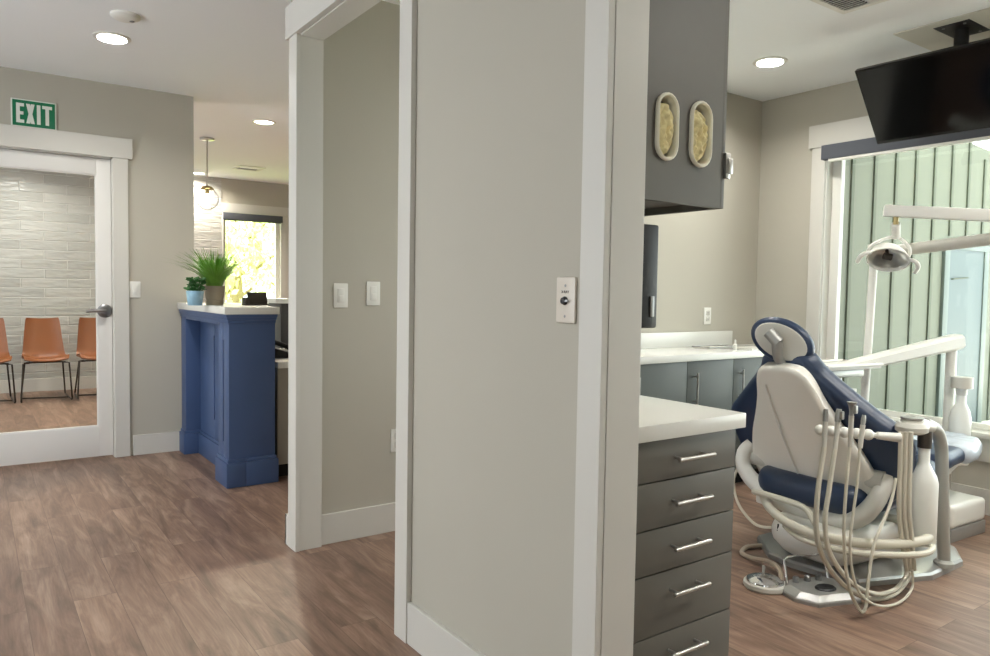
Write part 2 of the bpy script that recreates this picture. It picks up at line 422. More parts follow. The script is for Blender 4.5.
# casings and jambs of the two doorways
bm = newbm()
cw = .075
add_box(bm, XM0-.02, XM0, D1b-.016, 1.346, 0, zo1+.01, bev=.002)
add_box(bm, XM0-.02, XM0, D1a-cw, D1a+.012, 0, zo1+.01, bev=.002)
add_box(bm, XM0-.026, XM0, D1a-cw-.02, D1b+cw+.01, zo1+.01, zo1+.15, bev=.002)
add_box(bm, XM0, XM1, D1b-.018, D1b, 0, zo1, bev=.0015)
add_box(bm, XM0, XM1, D1a, D1a+.02, 0, zo1, bev=.0015)
add_box(bm, XM0, XM1, D1a+.02, D1b-.018, zo1-.02, zo1, bev=.0015)
struct('trim_1', bm, TRIM)
bm = newbm()
add_box(bm, XM0-.02, XM0, 2.20, 2.286, 0, zo2+.005, bev=.002)
add_box(bm, XM0-.02, XM0, 3.262, 3.36, 0, zo2+.005, bev=.002)
add_box(bm, XM0-.028, XM0, 2.175, 3.386, zo2+.005, zo2+.15, bev=.002)
add_box(bm, XM0, XM1, D2b-.018, D2b, 0, zo2+.02, bev=.0015)
add_box(bm, XM0, XM1, D2a, D2a+.018, 0, zo2+.02, bev=.0015)
add_box(bm, XM0, XM1, D2a+.018, D2b-.018, zo2, zo2+.02, bev=.0015)
struct('trim_2', bm, TRIM)
# exit door casing
bm = newbm()
add_box(bm, .832-.012, .915, YA-.02, YA, 0, 2.105, bev=.002)
add_box(bm, dx0-.1, dx0+.012, YA-.02, YA, 0, 2.105, bev=.002)
add_box(bm, dx0-.13, .945, YA-.028, YA, 2.105, 2.245, bev=.002)
add_box(bm, dx1-.018, dx1, YA-.004, YA+.13, 0, 2.097, bev=.0015)
add_box(bm, dx0, dx0+.018, YA-.004, YA+.13, 0, 2.097, bev=.0015)
add_box(bm, dx0+.018, dx1-.018, YA-.004, YA+.13, 2.097, 2.107, bev=.0015)
struct('trim_3', bm, TRIM)

# glazed exit door
door = thing('door_1', 'white framed glass door with a chrome lever under the exit sign', 'door', (.3, YA+.03, 0)); door['kind'] = 'structure'
L0, L1 = dx0+.02-.3, dx1-.02-.3
bm = newbm()
zb, zt = .012, 2.094
add_box(bm, L0, L0+.088, 0, .044, zb, zt, bev=.002); add_box(bm, L1-.088, L1, 0, .044, zb, zt, bev=.002)
add_box(bm, L0+.088, L1-.088, 0, .044, zb, .222, bev=.002); add_box(bm, L0+.088, L1-.088, 0, .044, 1.985, zt, bev=.002)
for x0, x1, z0, z1 in ((L0+.088, L0+.096, .222, 1.985), (L1-.096, L1-.088, .222, 1.985), (L0+.096, L1-.096, .222, .230), (L0+.096, L1-.096, 1.977, 1.985)):
    add_box(bm, x0, x1, .008, .036, z0, z1)
obj('door_frame', bm, DOORW, door)
box_obj('glass_pane', (L0+.088, L1-.088, .019, .025, .222, 1.985), GLASS, door)
bm = newbm()
hx = W(100, 311, Y=YA+.03)
Mh = Matrix.Translation((hx.x-.3+.03, 0, hx.z)) @ Matrix.Rotation(PI/2, 4, 'X')
add_lathe(bm, [(.048, 0), (.048, .006), (.040, .012), (.012, .014), (.011, .05), (.0, .05)], 24, Mh)
px, pz = hx.x-.3+.03, hx.z
add_tube(bm, [(px, -.048, pz), (px-.03, -.052, pz+.003), (px-.075, -.05, pz+.004), (px-.12, -.045, pz-.002)], [.017, .016, .013, .011], 10, smooth=4)
obj('lever_handle', bm, STEEL, door)

# operatory window
win = thing('window_1', 'large operatory window with white casing', 'window', (XW, wy1, 0)); win['kind'] = 'structure'
bm = newbm()
add_box(bm, -.02, 0, -.008, .086, .44-.02, 2.215, bev=.002)      # left casing
add_box(bm, -.02, 0, wy0-wy1-.086, wy0-wy1+.008, .42, 2.215, bev=.002)
add_box(bm, -.028, 0, wy0-wy1-.11, .11, 2.215, 2.365, bev=.002)  # head
add_box(bm, -.045, .04, wy0-wy1-.11, .11, .435, .465, bev=.004)  # stool
add_box(bm, -.018, 0, wy0-wy1-.09, .09, .30, .435, bev=.002)     # apron
obj('window_casing', bm, TRIM, win)
bm = newbm()
y1_, y0_ = 0, wy0-wy1
add_box(bm, 0, .15, y1_-.015, y1_, .465, 2.21); add_box(bm, 0, .15, y0_, y0_+.015, .465, 2.21)
add_box(bm, .04, .15, y0_, y1_, .44, .465); add_box(bm, 0, .15, y0_, y1_, 2.195, 2.21)
add_box(bm, .07, .115, y1_-.075, y1_-.015, .465, 2.195, bev=.003); add_box(bm, .07, .115, y0_+.015, y0_+.075, .465, 2.195, bev=.003)
add_box(bm, .07, .115, y0_+.075, y1_-.075, .465, .50, bev=.003); add_box(bm, .07, .115, y0_+.075, y1_-.075, 2.15, 2.195, bev=.003)
obj('window_frame', bm, PLAS, win)
box_obj('glass_pane', (.09, .096, y0_+.07, y1_-.07, .50, 2.15), GLASSG, win)
# reception window
win2 = thing('window_2', 'reception window with white casing', 'window', (fx0, YF+.01, 0)); win2['kind'] = 'structure'
w_ = fx1-fx0
bm = newbm()
add_box(bm, -.015, w_+.12, -.02, 0, 2.18, 2.30, bev=.002); add_box(bm, w_-.005, w_+.10, -.02, 0, .85, 2.18, bev=.002)
add_box(bm, -.012, .012, -.02, 0, .85, 2.18, bev=.002); add_box(bm, -.012, w_+.12, -.05, .03, .93, .96, bev=.003)
obj('window_casing', bm, TRIM, win2)
bm = newbm()
add_box(bm, 0, .05, .05, .09, .96, 2.18); add_box(bm, w_-.05, w_, .05, .09, .96, 2.18); add_box(bm, .05, w_-.05, .05, .09, .96, 1.01); add_box(bm, .05, w_-.05, .05, .09, 2.13, 2.18)
obj('window_frame', bm, PLAS, win2)
box_obj('glass_pane', (.05, w_-.05, .068, .072, 1.01, 2.13), GLASS, win2)
bl = thing('roller_blind', 'dark charcoal roller blind rolled up over the far reception window', 'blind', (fx0+.02, YF-.02, 2.09))
box_obj('cassette', (-.02, w_-.01, -.03, .008, .0, .085), CHAR, bl, bev=.004)
bm = newbm(); add_box(bm, .0, w_-.03, -.012, .0, -.012, .004, bev=.003); obj('hem_bar', bm, CHAR, bl)
# operatory blind
bl = thing('roller_blind', 'grey roller blind rolled up under the white head of the operatory window', 'blind', (XW-.02, wy1-.0, 2.12))
box_obj('cassette', (-.055, .0, wy0-wy1+.01, -.012, .0, .094), CHAR, bl, bev=.003)
o = box_obj('hem_bar', (-.05, -.012, wy0-wy1+.012, -.06, -.016, .002), PLAS, bl, bev=.003); o['label'] = 'pale metal hem bar'

# ceiling patch where the television hangs
bm = newbm(); add_box(bm, 4.0, XW-.02, -.2, 2.04, H-.006, H); struct('trim_ceiling_panel', bm, PANELB)

# ------------------------------------------------------------------ outside
def ground():
    b_ = newbm(); add_box(b_, 4.85, 14, -3, 3.3, -.12, -.02); struct('ground_patio', b_, CONC)
    b_ = newbm(); add_box(b_, -6, 14, 9.98, 40, -.3, -.2); struct('ground_lawn', b_, LAWN)
ground()
YS = 3.2
bm = newbm(); add_box(bm, 4.84, 10.0, .9, 3.15, 3.9, 4.0); struct('ceiling_patio_shade', bm, CREAM)  # out-of-view roof added to keep the siding in shade
bm = newbm(); s0 = .107*YS
def gable(x): return 2.70+max(0, (7.85-x))*.36
zt_ = [(4.86, gable(4.86)), (7.85, gable(7.85)), (9.6, 2.60)]
a = [Vector((4.86, YS, -.02)), Vector((9.6, YS, -.02)), Vector((9.6, YS, 2.60)), Vector((7.85, YS, 2.70)), Vector((4.86, YS, gable(4.86)))]
add_rings(bm, [a, [p+Vector((0, .08, 0)) for p in a]])
wo = struct('wall_outside', bm, SIDING)
x = 1.683*YS
while x < 9.5:
    if not (7.28 < x < 8.25):
        b_ = newbm(); add_box(b_, x-.02, x+.02, YS-.014, YS, -.02, min(gable(x), 4)-.02 if x < 7.85 else 2.58); obj('batten', b_, BATTEN, wo, smooth=False)
    else:
        b_ = newbm(); add_box(b_, x-.02, x+.02, YS-.014, YS, 1.80, gable(x)-.02 if x < 7.85 else 2.58); obj('batten', b_, BATTEN, wo, smooth=False)
    x += s0
d2 = thing('door_2', 'teal painted door outside the operatory window', 'door', (7.42, YS, -.02)); d2['kind'] = 'structure'
bm = newbm(); add_box(bm, -.10, 0, -.03, 0, 0, 1.70, bev=.003); add_box(bm, .74, .84, -.03, 0, 0, 1.70, bev=.003); add_box(bm, -.10, .84, -.03, 0, 1.70, 1.78, bev=.003)
obj('door_frame', bm, TEALF, d2)
box_obj('door_panel', (0, .74, -.02, 0, .01, 1.70), TEALD, d2)
bm = newbm(); add_tube(bm, [(.06, -.02, .86), (.06, -.05, .86), (.10, -.055, .86), (.30, -.055, .855)], .012, 8); obj('lever_handle', bm, BATTEN, d2)
bm = newbm(); add_tube(bm, [(.06, -.02, 1.42), (.06, -.035, 1.42), (.38, -.035, 1.44)], .006, 8); obj('closer_bar', bm, BATTEN, d2)

def tree(loc, hgt, rad, seed, label, n=2600):
    rnd = random.Random(seed)
    t = thing('broadleaf_tree', label, 'tree', loc, 0)
    b_ = newbm()
    add_tube(b_, [(0, 0, 0), (.05, .03, hgt*.3), (-.03, .05, hgt*.6), (.02, 0, hgt*.85)], [.14, .11, .08, .04], 8, smooth=4)
    tips = []
    for k in range(9):
        a_ = k*2.4+rnd.random(); z0 = hgt*(.28+.06*k); l = rad*(.6+.4*rnd.random())
        e_ = Vector((math.cos(a_)*l, math.sin(a_)*l, z0+l*.6)); tips.append(e_)
        add_tube(b_, [(0, 0, z0), (e_.x*.5, e_.y*.5, z0+l*.2), e_], [.05, .035, .015], 6, smooth=3)
    obj('trunk', b_, BARK, t)
    b_ = newbm()
    for i in range(n):
        c = Vector(rnd.choice(tips))*(.45+.6*rnd.random()); c.z = rnd.choice(tips).z*(.75+.4*rnd.random())
        c += Vector((rnd.gauss(0, .3), rnd.gauss(0, .3), rnd.gauss(0, .3)))*rad*.5
        s = .05+.05*rnd.random(); q = Euler((rnd.random()*6, rnd.random()*6, rnd.random()*6)).to_matrix()
        vs = [b_.verts.new(c+q @ Vector(p)*s) for p in ((-1, 0, 0), (0, -.5, .15), (1, 0, 0), (0, .5, .15))]
        b_.faces.new(vs)
    obj('foliage', b_, TLEAF, t, smooth=False)
tree((3.0, 13.0, -.2), 3.4, .9, 3, 'pale green tree with a thin trunk seen through the left of the reception window')
tree((4.9, 17.0, -.2), 4.2, 1.2, 5, 'sunlit tree behind the brochure holder through the reception window')
tree((5.2, 13.4, -.2), 3.2, .8, 8, 'leafy young tree seen through the right of the reception window')
tree((6.5, 23.0, -.2), 6.0, 2.2, 11, 'taller hazy tree furthest back outside the reception window', 3600)

# ------------------------------------------------------------------ hall: sign, switches, ceiling fixtures
s0 = W(12, 97, Y=YA); s1 = W(55, 127.5, Y=YA)
sx, sz = (s0.x+s1.x)/2, 2.247
sw, sh = s1.x-s0.x, .168
sg = thing('exit_sign', 'green EXIT sign with white letters on the door head', 'sign', (sx, YA, sz+.0))
box_obj('sign_back', (-sw/2-.008, sw/2+.008, -.012, 0, 0, sh+.008), SIGNW, sg, bev=.002)
o = box_obj('sign_face', (-sw/2, sw/2, -.014, -.011, 0.003, sh), GREEN, sg); o['label'] = 'green sign face'
def letters():
    b_ = newbm(); hh = .126; st = .0205; w = .044; y0, y1 = -.0165, -.0138; z0 = .022; x = -.099
    def bx(a, b, c, d): add_box(b_, a, b, y0, y1, c, d)
    bx(x, x+st, z0, z0+hh); bx(x+st, x+w, z0, z0+st); bx(x+st, x+w*.92, z0+hh/2-st/2, z0+hh/2+st/2); bx(x+st, x+w, z0+hh-st, z0+hh)
    x += w+.011
    Mx = Matrix(((1, 0, 0, 0), (0, 0, -1, 0), (0, 1, 0, 0), (0, 0, 0, 1)))
    for sgn in (1, -1):
        xa, xb = (x, x+w+.004-st*1.05) if sgn > 0 else (x+w+.004-st*1.05, x)
        add_prism(b_, [(xa, z0), (xa+st*1.05, z0), (xb+st*1.05, z0+hh), (xb, z0+hh)], -y1 + (0.0004 if sgn > 0 else 0), -y0 + (0.0004 if sgn > 0 else 0), M=Mx)
    x += w+.016
    bx(x, x+st, z0, z0+hh)
    x += st+.010
    bx(x, x+w+.012, z0+hh-st, z0+hh); bx(x+(w+.012)/2-st/2, x+(w+.012)/2+st/2, z0, z0+hh-st)
    return b_
o = obj('letters', letters(), SIGNW, sg, smooth=False); o['label'] = 'white EXIT lettering'

def rocker(name, label, loc, M, group=None):
    t = thing(name, label, 'light switch', (0, 0, 0), 0, group); t.matrix_world = M @ Matrix.Identity(4)
    b_ = newbm(); add_box(b_, -.036, .036, -.006, 0, -.058, .058, bev=.003); obj('switch_plate', b_, PLAS, t)
    b_ = newbm(); add_box(b_, -.017, .017, -.010, -.004, -.034, .034, bev=.003)
    add_box(b_, -.012, .012, -.0125, -.008, -.028, .0, bev=.002); obj('rocker', b_, PLAS, t)
    return t
p = W(135, 289.5, Y=YA); rocker('light_switch', 'white rocker switch beside the glass exit door', p, Matrix.Translation((p.x, YA, p.z)))
p = W(340.5, 295.5, Y=YB); rocker('light_switch', 'left of two white rocker switches inside the doorway', p, Matrix.Translation((p.x, YB, p.z)))
p = W(373, 293.5, Y=YB); rocker('light_switch', 'right of two white rocker switches inside the doorway', p, Matrix.Translation((p.x, YB, p.z)))
def outlet(label, x, y, z, rz=0):
    t = thing('wall_outlet', label, 'outlet', (x, y, z), rz)
    b_ = newbm(); add_box(b_, -.036, .036, -.006, 0, -.058, .058, bev=.003); obj('outlet_plate', b_, PLAS, t)
    for dz in (-.022, .022):
        b_ = newbm(); add_box(b_, -.016, .016, -.009, -.005, dz-.015, dz+.015, bev=.004); r_ = obj('receptacle', b_, PLAS2, t)
        b_ = newbm()
        for dx in (-.006, .006): add_box(b_, dx-.001, dx+.001, -.0094, -.0085, dz-.003, dz+.006)
        obj('slot', b_, DARK, r_)
    return t
p = W(397, 440, Y=YB); outlet('white outlet low on the wall behind the doorway casing', p.x, YB, p.z)
p = W(707, 316, Y=YB); outlet('white outlet on the wall above the back counter', p.x, YB, p.z)
# key switch plate on the middle wall
p = W(567.5, 300, X=XM0)
ks = thing('key_switch', 'ivory X-RAY key switch plate beside the doorway casing', 'switch', (0, 0, 0))
ks.matrix_world = Matrix.Translation((XM0, p.y, p.z)) @ Matrix.Rotation(-PI/2, 4, 'Z')
IVORY = mat('ivory_plate_metal', (214, 206, 194), .35, spec=.5, var=.02)
b_ = newbm(); add_box(b_, -.036, .036, -.008, 0, -.058, .058, bev=.005); obj('switch_plate', b_, IVORY, ks)
for dz in (-.041, .036):
    b_ = newbm(); add_lathe(b_, [(.0035, 0), (.0035, .0012), (.002, .002)], 10, Matrix.Translation((.0, -.0075, dz)) @ Matrix.Rotation(PI/2, 4, 'X')); obj('screw', b_, STEEL, ks)
b_ = newbm(); add_lathe(b_, [(.011, 0), (.011, .003), (.008, .005), (.008, .010), (.004, .011)], 16, Matrix.Translation((0, -.0075, -.002)) @ Matrix.Rotation(PI/2, 4, 'X'))
kn = obj('key_lock', b_, BLACK, ks); kn['label'] = 'black key lock'
b_ = newbm(); add_box(b_, .002, .018, -.017, -.010, -.005, .001, bev=.002); o = obj('key_tab', b_, STEEL, kn)
o = text_mesh('lettering', 'X-RAY', .010, .0003, DARK, ks, Matrix.Translation((0, -.0084, .020)) @ Matrix.Rotation(PI/2, 4, 'X')); o['label'] = 'black X-RAY lettering'

# recessed lights
def recessed(label, px, py, power, warm=(1, .97, .90)):
    p = W(px, py, Z=H)
    t = thing('recessed_light', label, 'ceiling light', (p.x, p.y, H), 0, None)
    b_ = newbm(); add_lathe(b_, [(.0, 0), (.098, 0), (.098, -.004), (.092, -.007), (.078, -.006), (.074, -.0012), (.0, -.0012)], 32); obj('trim_ring', b_, PLAS, t)
    b_ = newbm(); add_lathe(b_, [(.075, -.002), (.06, -.004), (.0, -.0045)], 32); obj('lens', b_, LENS, t)
    ld = bpy.data.lights.new('lamp', 'AREA'); ld.shape = 'DISK'; ld.size = .15; ld.energy = power; ld.color = warm; ld.spread = math.radians(150)
    lo = bpy.data.objects.new('lamp', ld); COL.objects.link(lo); lo.location = (p.x, p.y, H-.012); lo.visible_camera = True
    return p
recessed('lit recessed downlight in the hall ceiling before the exit sign', 112, 37.5, 8)
recessed('lit recessed downlight above the front desk left of the doorway casing', 264, 122, 26, (1, .88, .68))
recessed('distant lit recessed downlight behind the pendant lamp', 198, 173, 9, (1, .92, .80))
recessed('lit recessed downlight in the operatory ceiling beside the grey upper cabinet', 770, 61.5, 6)
# smoke detector
p = W(125.5, 15, Z=H)
t = thing('smoke_detector', 'round white smoke detector on the hall ceiling by the downlight', 'smoke detector', (p.x, p.y, H))
b_ = newbm(); add_lathe(b_, [(.072, 0), (.072, -.010), (.066, -.016), (.05, -.024), (.02, -.027), (0, -.027)], 28); obj('body', b_, PLAS, t)
b_ = newbm(); add_lathe(b_, [(.012, -.0255), (.012, -.031), (.004, -.032)], 14, Matrix.Translation((.03, .0, .002))); obj('test_button', b_, STEEL, t)
# vents
def vent(label, cx, cy, w, l, rz, dark):
    t = thing('ceiling_vent', label, 'vent', (cx, cy, H), rz)
    b_ = newbm(); add_box(b_, -w/2, w/2, -l/2, -l/2+.03, -.008, 0, bev=.002); add_box(b_, -w/2, w/2, l/2-.03, l/2, -.008, 0, bev=.002)
    add_box(b_, -w/2, -w/2+.03, -l/2+.03, l/2-.03, -.008, 0, bev=.002); add_box(b_, w/2-.03, w/2, -l/2+.03, l/2-.03, -.008, 0, bev=.002)
    obj('vent_frame', b_, PLAS, t)
    box_obj('backing', (-w/2+.03, w/2-.03, -l/2+.03, l/2-.03, -.002, 0), DARK, t)
    n = int((w-.06)/.022)
    for i in range(n):
        x_ = -w/2+.03+(i+.5)*(w-.06)/n
        for y0, y1, a_ in ((.003, l/2-.03, -.62), (-l/2+.03, -.003, .62)):
            b_ = newbm(); add_box(b_, -.009, .009, y0, y1, -.0012, .0012, M=Matrix.Translation((x_, 0, -.006)) @ Matrix.Rotation(a_, 4, 'Y')); obj('slat', b_, PLAS, t)
    return t
p = W(845, 13, Z=H); vent('white louvred vent at the top of the operatory ceiling', 3.312, 1.896, .42, .30, 0, True)
p = W(249, 168, Z=H); vent('small louvred vent in the reception ceiling near the pendant lamp', p.x, p.y, .30, .30, 0, True)

# pendant lamp
p = W(207, 138, Z=H); yp = p.y
zc = W(208, 199, Y=yp).z
t = thing('pendant_light', 'clear glass globe pendant lamp hanging on a thin rod', 'lamp', (p.x, p.y, H))
b_ = newbm(); add_lathe(b_, [(0, 0), (.065, 0), (.065, -.018), (.05, -.024), (.01, -.024)], 24); obj('canopy', b_, NICKEL, t)
b_ = newbm(); add_tube(b_, [(0, 0, -.02), (0, 0, zc-H+.11)], .007, 8); obj('rod', b_, NICKEL, t)
b_ = newbm(); add_lathe(b_, [(.008, zc-H+.125), (.045, zc-H+.115), (.062, zc-H+.092), (.058, zc-H+.09), (.02, zc-H+.10)], 20); add_lathe(b_, [(.018, zc-H+.10), (.018, zc-H+.05), (.012, zc-H+.045)], 14); obj('cap', b_, BRASS, t)
b_ = newbm(); add_lathe(b_, [(.105*math.sin(a_), zc-H-.105*math.cos(a_)) for a_ in [PI*(i/20)*.82 for i in range(21)]], 28, cap=False); o = obj('globe', b_, GLOBE, t); o['label'] = 'clear glass globe'
b_ = newbm(); add_lathe(b_, [(.0, zc-H-.05), (.02, zc-H-.043), (.03, zc-H-.02), (.026, zc-H+.01), (.014, zc-H+.045)], 16); o = obj('bulb', b_, BULB, t); o['label'] = 'lit bulb'

# ------------------------------------------------------------------ reception desk (navy)
cx0, cx1, cy0, cy1 = 1.262, 1.545, 4.555, 5.77
fd = thing('reception_counter', 'navy blue panelled counter with a white top standing at the exit wall', 'counter', (0, 0, 0)); fd.location = (cx0, cy0, 0)
LX, LY = cx1-cx0, cy1-cy0
zt = 1.055
pw, ww, dp = .22, .14, .10
b_ = newbm(); add_box(b_, dp+.014, LX, .0, LY, 0, zt)
obj('body', b_, BLUE, fd, smooth=False)
def bb(name, boxes, bev=.002):
    b2 = newbm()
    for d_ in boxes: add_box(b2, *d_, bev=bev)
    return obj(name, b2, BLUE, fd)
bb('corner_post', ((.012, dp+.014, .0, pw, 0, zt), (0, .0125, .0, .098, 0, zt), (0, .0125, .118, pw, 0, zt), (0, .0125, .098, .118, 0, .265), (0, .0125, .098, .118, .895, zt)), .0015)
bb('wall_pilaster', ((.0, dp+.014, LY-ww, LY, 0, zt),)); bb('end_panel', ((0, LX, -.012, .0, 0, zt),))
bb('side_panel', ((dp, dp+.014, pw, .685, 0, zt-.07), (dp, dp+.014, .71, LY-ww, 0, zt-.07), (dp, dp+.014, .685, .71, 0, .30), (dp, dp+.014, .685, .71, .885, zt-.07)), .0015)
bb('header_rail', ((.0, dp+.014, pw, LY-ww, zt-.07, zt),))
pl = newbm()
add_box(pl, -.018, dp, -.030, pw+.012, 0, .15, bev=.004); add_box(pl, dp, LX+.018, -.030, 0, 0, .15, bev=.004)
add_box(pl, -.018, dp, LY-ww-.012, LY, 0, .15, bev=.004); add_box(pl, dp-.018, dp, pw, LY-ww, 0, .15, bev=.004)
obj('plinth', pl, BLUE, fd)
pl = newbm()
add_box(pl, -.009, dp, -.021, pw+.006, .15, .172, bev=.006); add_box(pl, dp, LX+.009, -.021, 0, .15, .172, bev=.006); add_box(pl, dp-.009, dp, pw, LY-ww, .15, .172, bev=.006)
add_box(pl, -.009, dp, LY-ww-.006, LY, .15, .172, bev=.006)
obj('plinth_moulding', pl, BLUE, fd)
pl = newbm()
for i, (d_, z_) in enumerate(((.006, zt-.055), (.012, zt-.035), (.018, zt-.018))):
    add_box(pl, -d_, LX+d_*.6, -.012-d_, LY, z_, z_+.02, bev=.004)
obj('crown_moulding', pl, BLUE, fd)
b_ = newbm(); add_box(b_, -.029, LX+.022, -.034, LY, zt, zt+.045, bev=.004); o = obj('countertop', b_, WHITEQ, fd); o['label'] = 'white quartz countertop'
ZC = zt+.045

# plants
def grass_plant():
    y_ = 5.0; p = W(213, 304, Y=y_)
    t = thing('potted_grass', 'bushy grass plant in a taupe pot on the blue counter', 'potted plant', (p.x+.01, y_, ZC))
    b2 = newbm(); add_lathe(b2, [(.0, 0), (.052, 0), (.055, .01), (.057, .03), (.054, .035), (.060, .06), (.064, .115), (.064, .125), (.058, .125), (.056, .11), (.0, .108)], 28); obj('pot', b2, POTT, t)
    b2 = newbm(); add_lathe(b2, [(0, .112), (.055, .112), (.0, .118)], 16); obj('soil', b2, SOIL, t)
    b2 = newbm(); rnd = random.Random(4)
    for i in range(560):
        a_ = rnd.random()*2*PI; r0 = .045*math.sqrt(rnd.random()); L_ = .17+.12*rnd.random(); lean = .15+.95*rnd.random()
        if i % 140 == 0: lean = 1.2; L_ = .27
        b0 = Vector((r0*math.cos(a_), r0*math.sin(a_), .112)); dr = Vector((math.cos(a_), math.sin(a_), 0)); side = Vector((-dr.y, dr.x, 0))
        pts = []
        for k in range(6):
            s = k/5; pts.append(b0+dr*(L_*lean*s*s*.7+L_*lean*.25*s)+Vector((0, 0, 1))*L_*(s-.32*lean*s*s))
        L2 = [b2.verts.new(q+side*.0058*(1-k/5.4)) for k, q in enumerate(pts)]; R2 = [b2.verts.new(q-side*.0048*(1-k/5.3)+dr*.001) for k, q in enumerate(pts)]
        for k in range(5): b2.faces.new((L2[k], R2[k], R2[k+1], L2[k+1]))
    obj('foliage', b2, GRASS, t)
grass_plant()
def succulent():
    y_ = 4.92; p = W(195, 304, Y=y_)
    t = thing('potted_succulent', 'small leafy plant in a pale blue glazed pot on the counter', 'potted plant', (p.x+.0, y_, ZC))
    b2 = newbm(); add_lathe(b2, [(.0, 0), (.040, 0), (.043, .005), (.053, .085), (.054, .092), (.049, .092), (.046, .08), (0, .078)], 24); obj('pot', b2, POTB, t)
    b2 = newbm(); add_lathe(b2, [(0, .08), (.047, .08), (.0, .084)], 16); obj('soil', b2, SOIL, t)
    b2 = newbm(); rnd = random.Random(9)
    for i in range(70):
        a_ = rnd.random()*2*PI; rr = .055*math.sqrt(rnd.random()); c = Vector((rr*math.cos(a_), rr*math.sin(a_), .10+.075*rnd.random()))
        add_tube(b2, [(c.x*.4, c.y*.4, .08), (c.x*.8, c.y*.8, c.z-.02), c], .0018, 5)
        M_ = Matrix.Translation(c) @ Euler((rnd.gauss(0, .5), rnd.gauss(0, .5), a_)).to_matrix().to_4x4()
        t2 = bmesh.new(); bmesh.ops.create_uvsphere(t2, u_segments=8, v_segments=5, radius=1)
        bmesh.ops.transform(t2, matrix=M_ @ Matrix.Diagonal((.020, .013, .004, 1)), verts=list(t2.verts)); merge(b2, t2)
    obj('foliage', b2, LEAF, t)
succulent()
# brochure holder
p = W(256, 306, Y=4.95)
t = thing('card_holder', 'dark brown card holder at the right end of the blue counter top', 'holder', (p.x, 4.95, ZC), .1)
DBR = mat('dark_brown_leatherette', (58, 52, 46), .5, spec=.4, var=.06)
b_ = newbm(); add_box(b_, -.085, .075, -.03, .035, 0, .012, bev=.002); add_box(b_, -.085, -.055, -.028, .03, .012, .052, bev=.003)
obj('base', b_, DBR, t)
b_ = newbm(); add_box(b_, -.058, .075, -.006, .006, 0, .082, bev=.003, M=Matrix.Translation((0, -.012, .008)) @ Matrix.Rotation(-.25, 4, 'X')); obj('front_panel', b_, DBR, t)
b_ = newbm(); add_box(b_, -.05, .07, -.003, .003, 0, .065, M=Matrix.Translation((0, .014, .012)) @ Matrix.Rotation(-.2, 4, 'X')); obj('back_panel', b_, DBR, t)

# grey work desk behind the counter
dk = thing('reception_desk', 'grey reception desk with a white worktop behind the blue counter', 'desk', (1.58, 4.60, 0))
b_ = newbm(); add_box(b_, 0, .62, 0, .65, .09, .71, bev=.002); obj('cabinet_body', b_, DESKG, dk)
box_obj('toe_kick', (.01, .6, .05, .62, 0, .09), DARK, dk)
box_obj('worktop', (-.005, 1.5, -.02, .72, .71, .75), WHITEQ, dk, bev=.003)
box_obj('side_panel', (1.4, 1.45, .0, .65, 0, .71), DESKG, dk, bev=.002)
ph = thing('desk_telephone', 'black desk telephone on the white worktop behind the counter', 'telephone', (1.70, 4.92, .75), -.3)
b_ = newbm(); add_prism(b_, [(-.09, 0), (.09, 0), (.09, .03), (-.09, .085)], -.085, .085, bev=.006, M=Matrix.Rotation(PI/2, 4, 'X')); obj('base', b_, BLACK, ph)
b_ = newbm(); add_tube(b_, [(-.07, -.06, .10), (-.03, -.06, .105), (.05, -.06, .075), (.085, -.06, .055)], [.026, .016, .016, .026], 10, smooth=4); obj('handset', b_, BLACK, ph)
b_ = newbm()
for i in range(12): add_box(b_, .0+.024*(i % 3), .018+.024*(i % 3), -.0+.02*(i//3), .014+.02*(i//3), .028, .056, bev=.002)
obj('keypad', b_, PLAS2, ph)
sb = thing('pump_bottle', 'small pale blue bottle on the desk behind the blue counter', 'bottle', (1.70, 5.20, .75))
b_ = newbm(); add_lathe(b_, [(0, 0), (.032, 0), (.034, .01), (.034, .21), (.022, .25), (.012, .255), (.0, .255)], 18); obj('body', b_, TEALB, sb)
b_ = newbm(); add_lathe(b_, [(.013, .255), (.013, .275), (.005, .276), (.005, .30), (0, .30)], 12); add_tube(b_, [(0, 0, .298), (-.035, 0, .296)], .005, 8); obj('pump', b_, BLACK, sb)
# back transaction shelf
ss = thing('transaction_shelf', 'pale raised shelf with black front farther back in reception', 'shelf', (1.95, 5.60, 0))
box_obj('shelf_top', (-.05, 1.2, -.03, .35, 1.10, 1.135), WHITEQ, ss, bev=.003)
box_obj('front_panel', (0, 1.15, .0, .03, 0, 1.10), mat('charcoal_panel', (58, 58, 60), .5, var=.03), ss, bev=.002)
box_obj('end_panel', (0, .03, .03, .3, 0, 1.10), GREYB, ss, bev=.002)

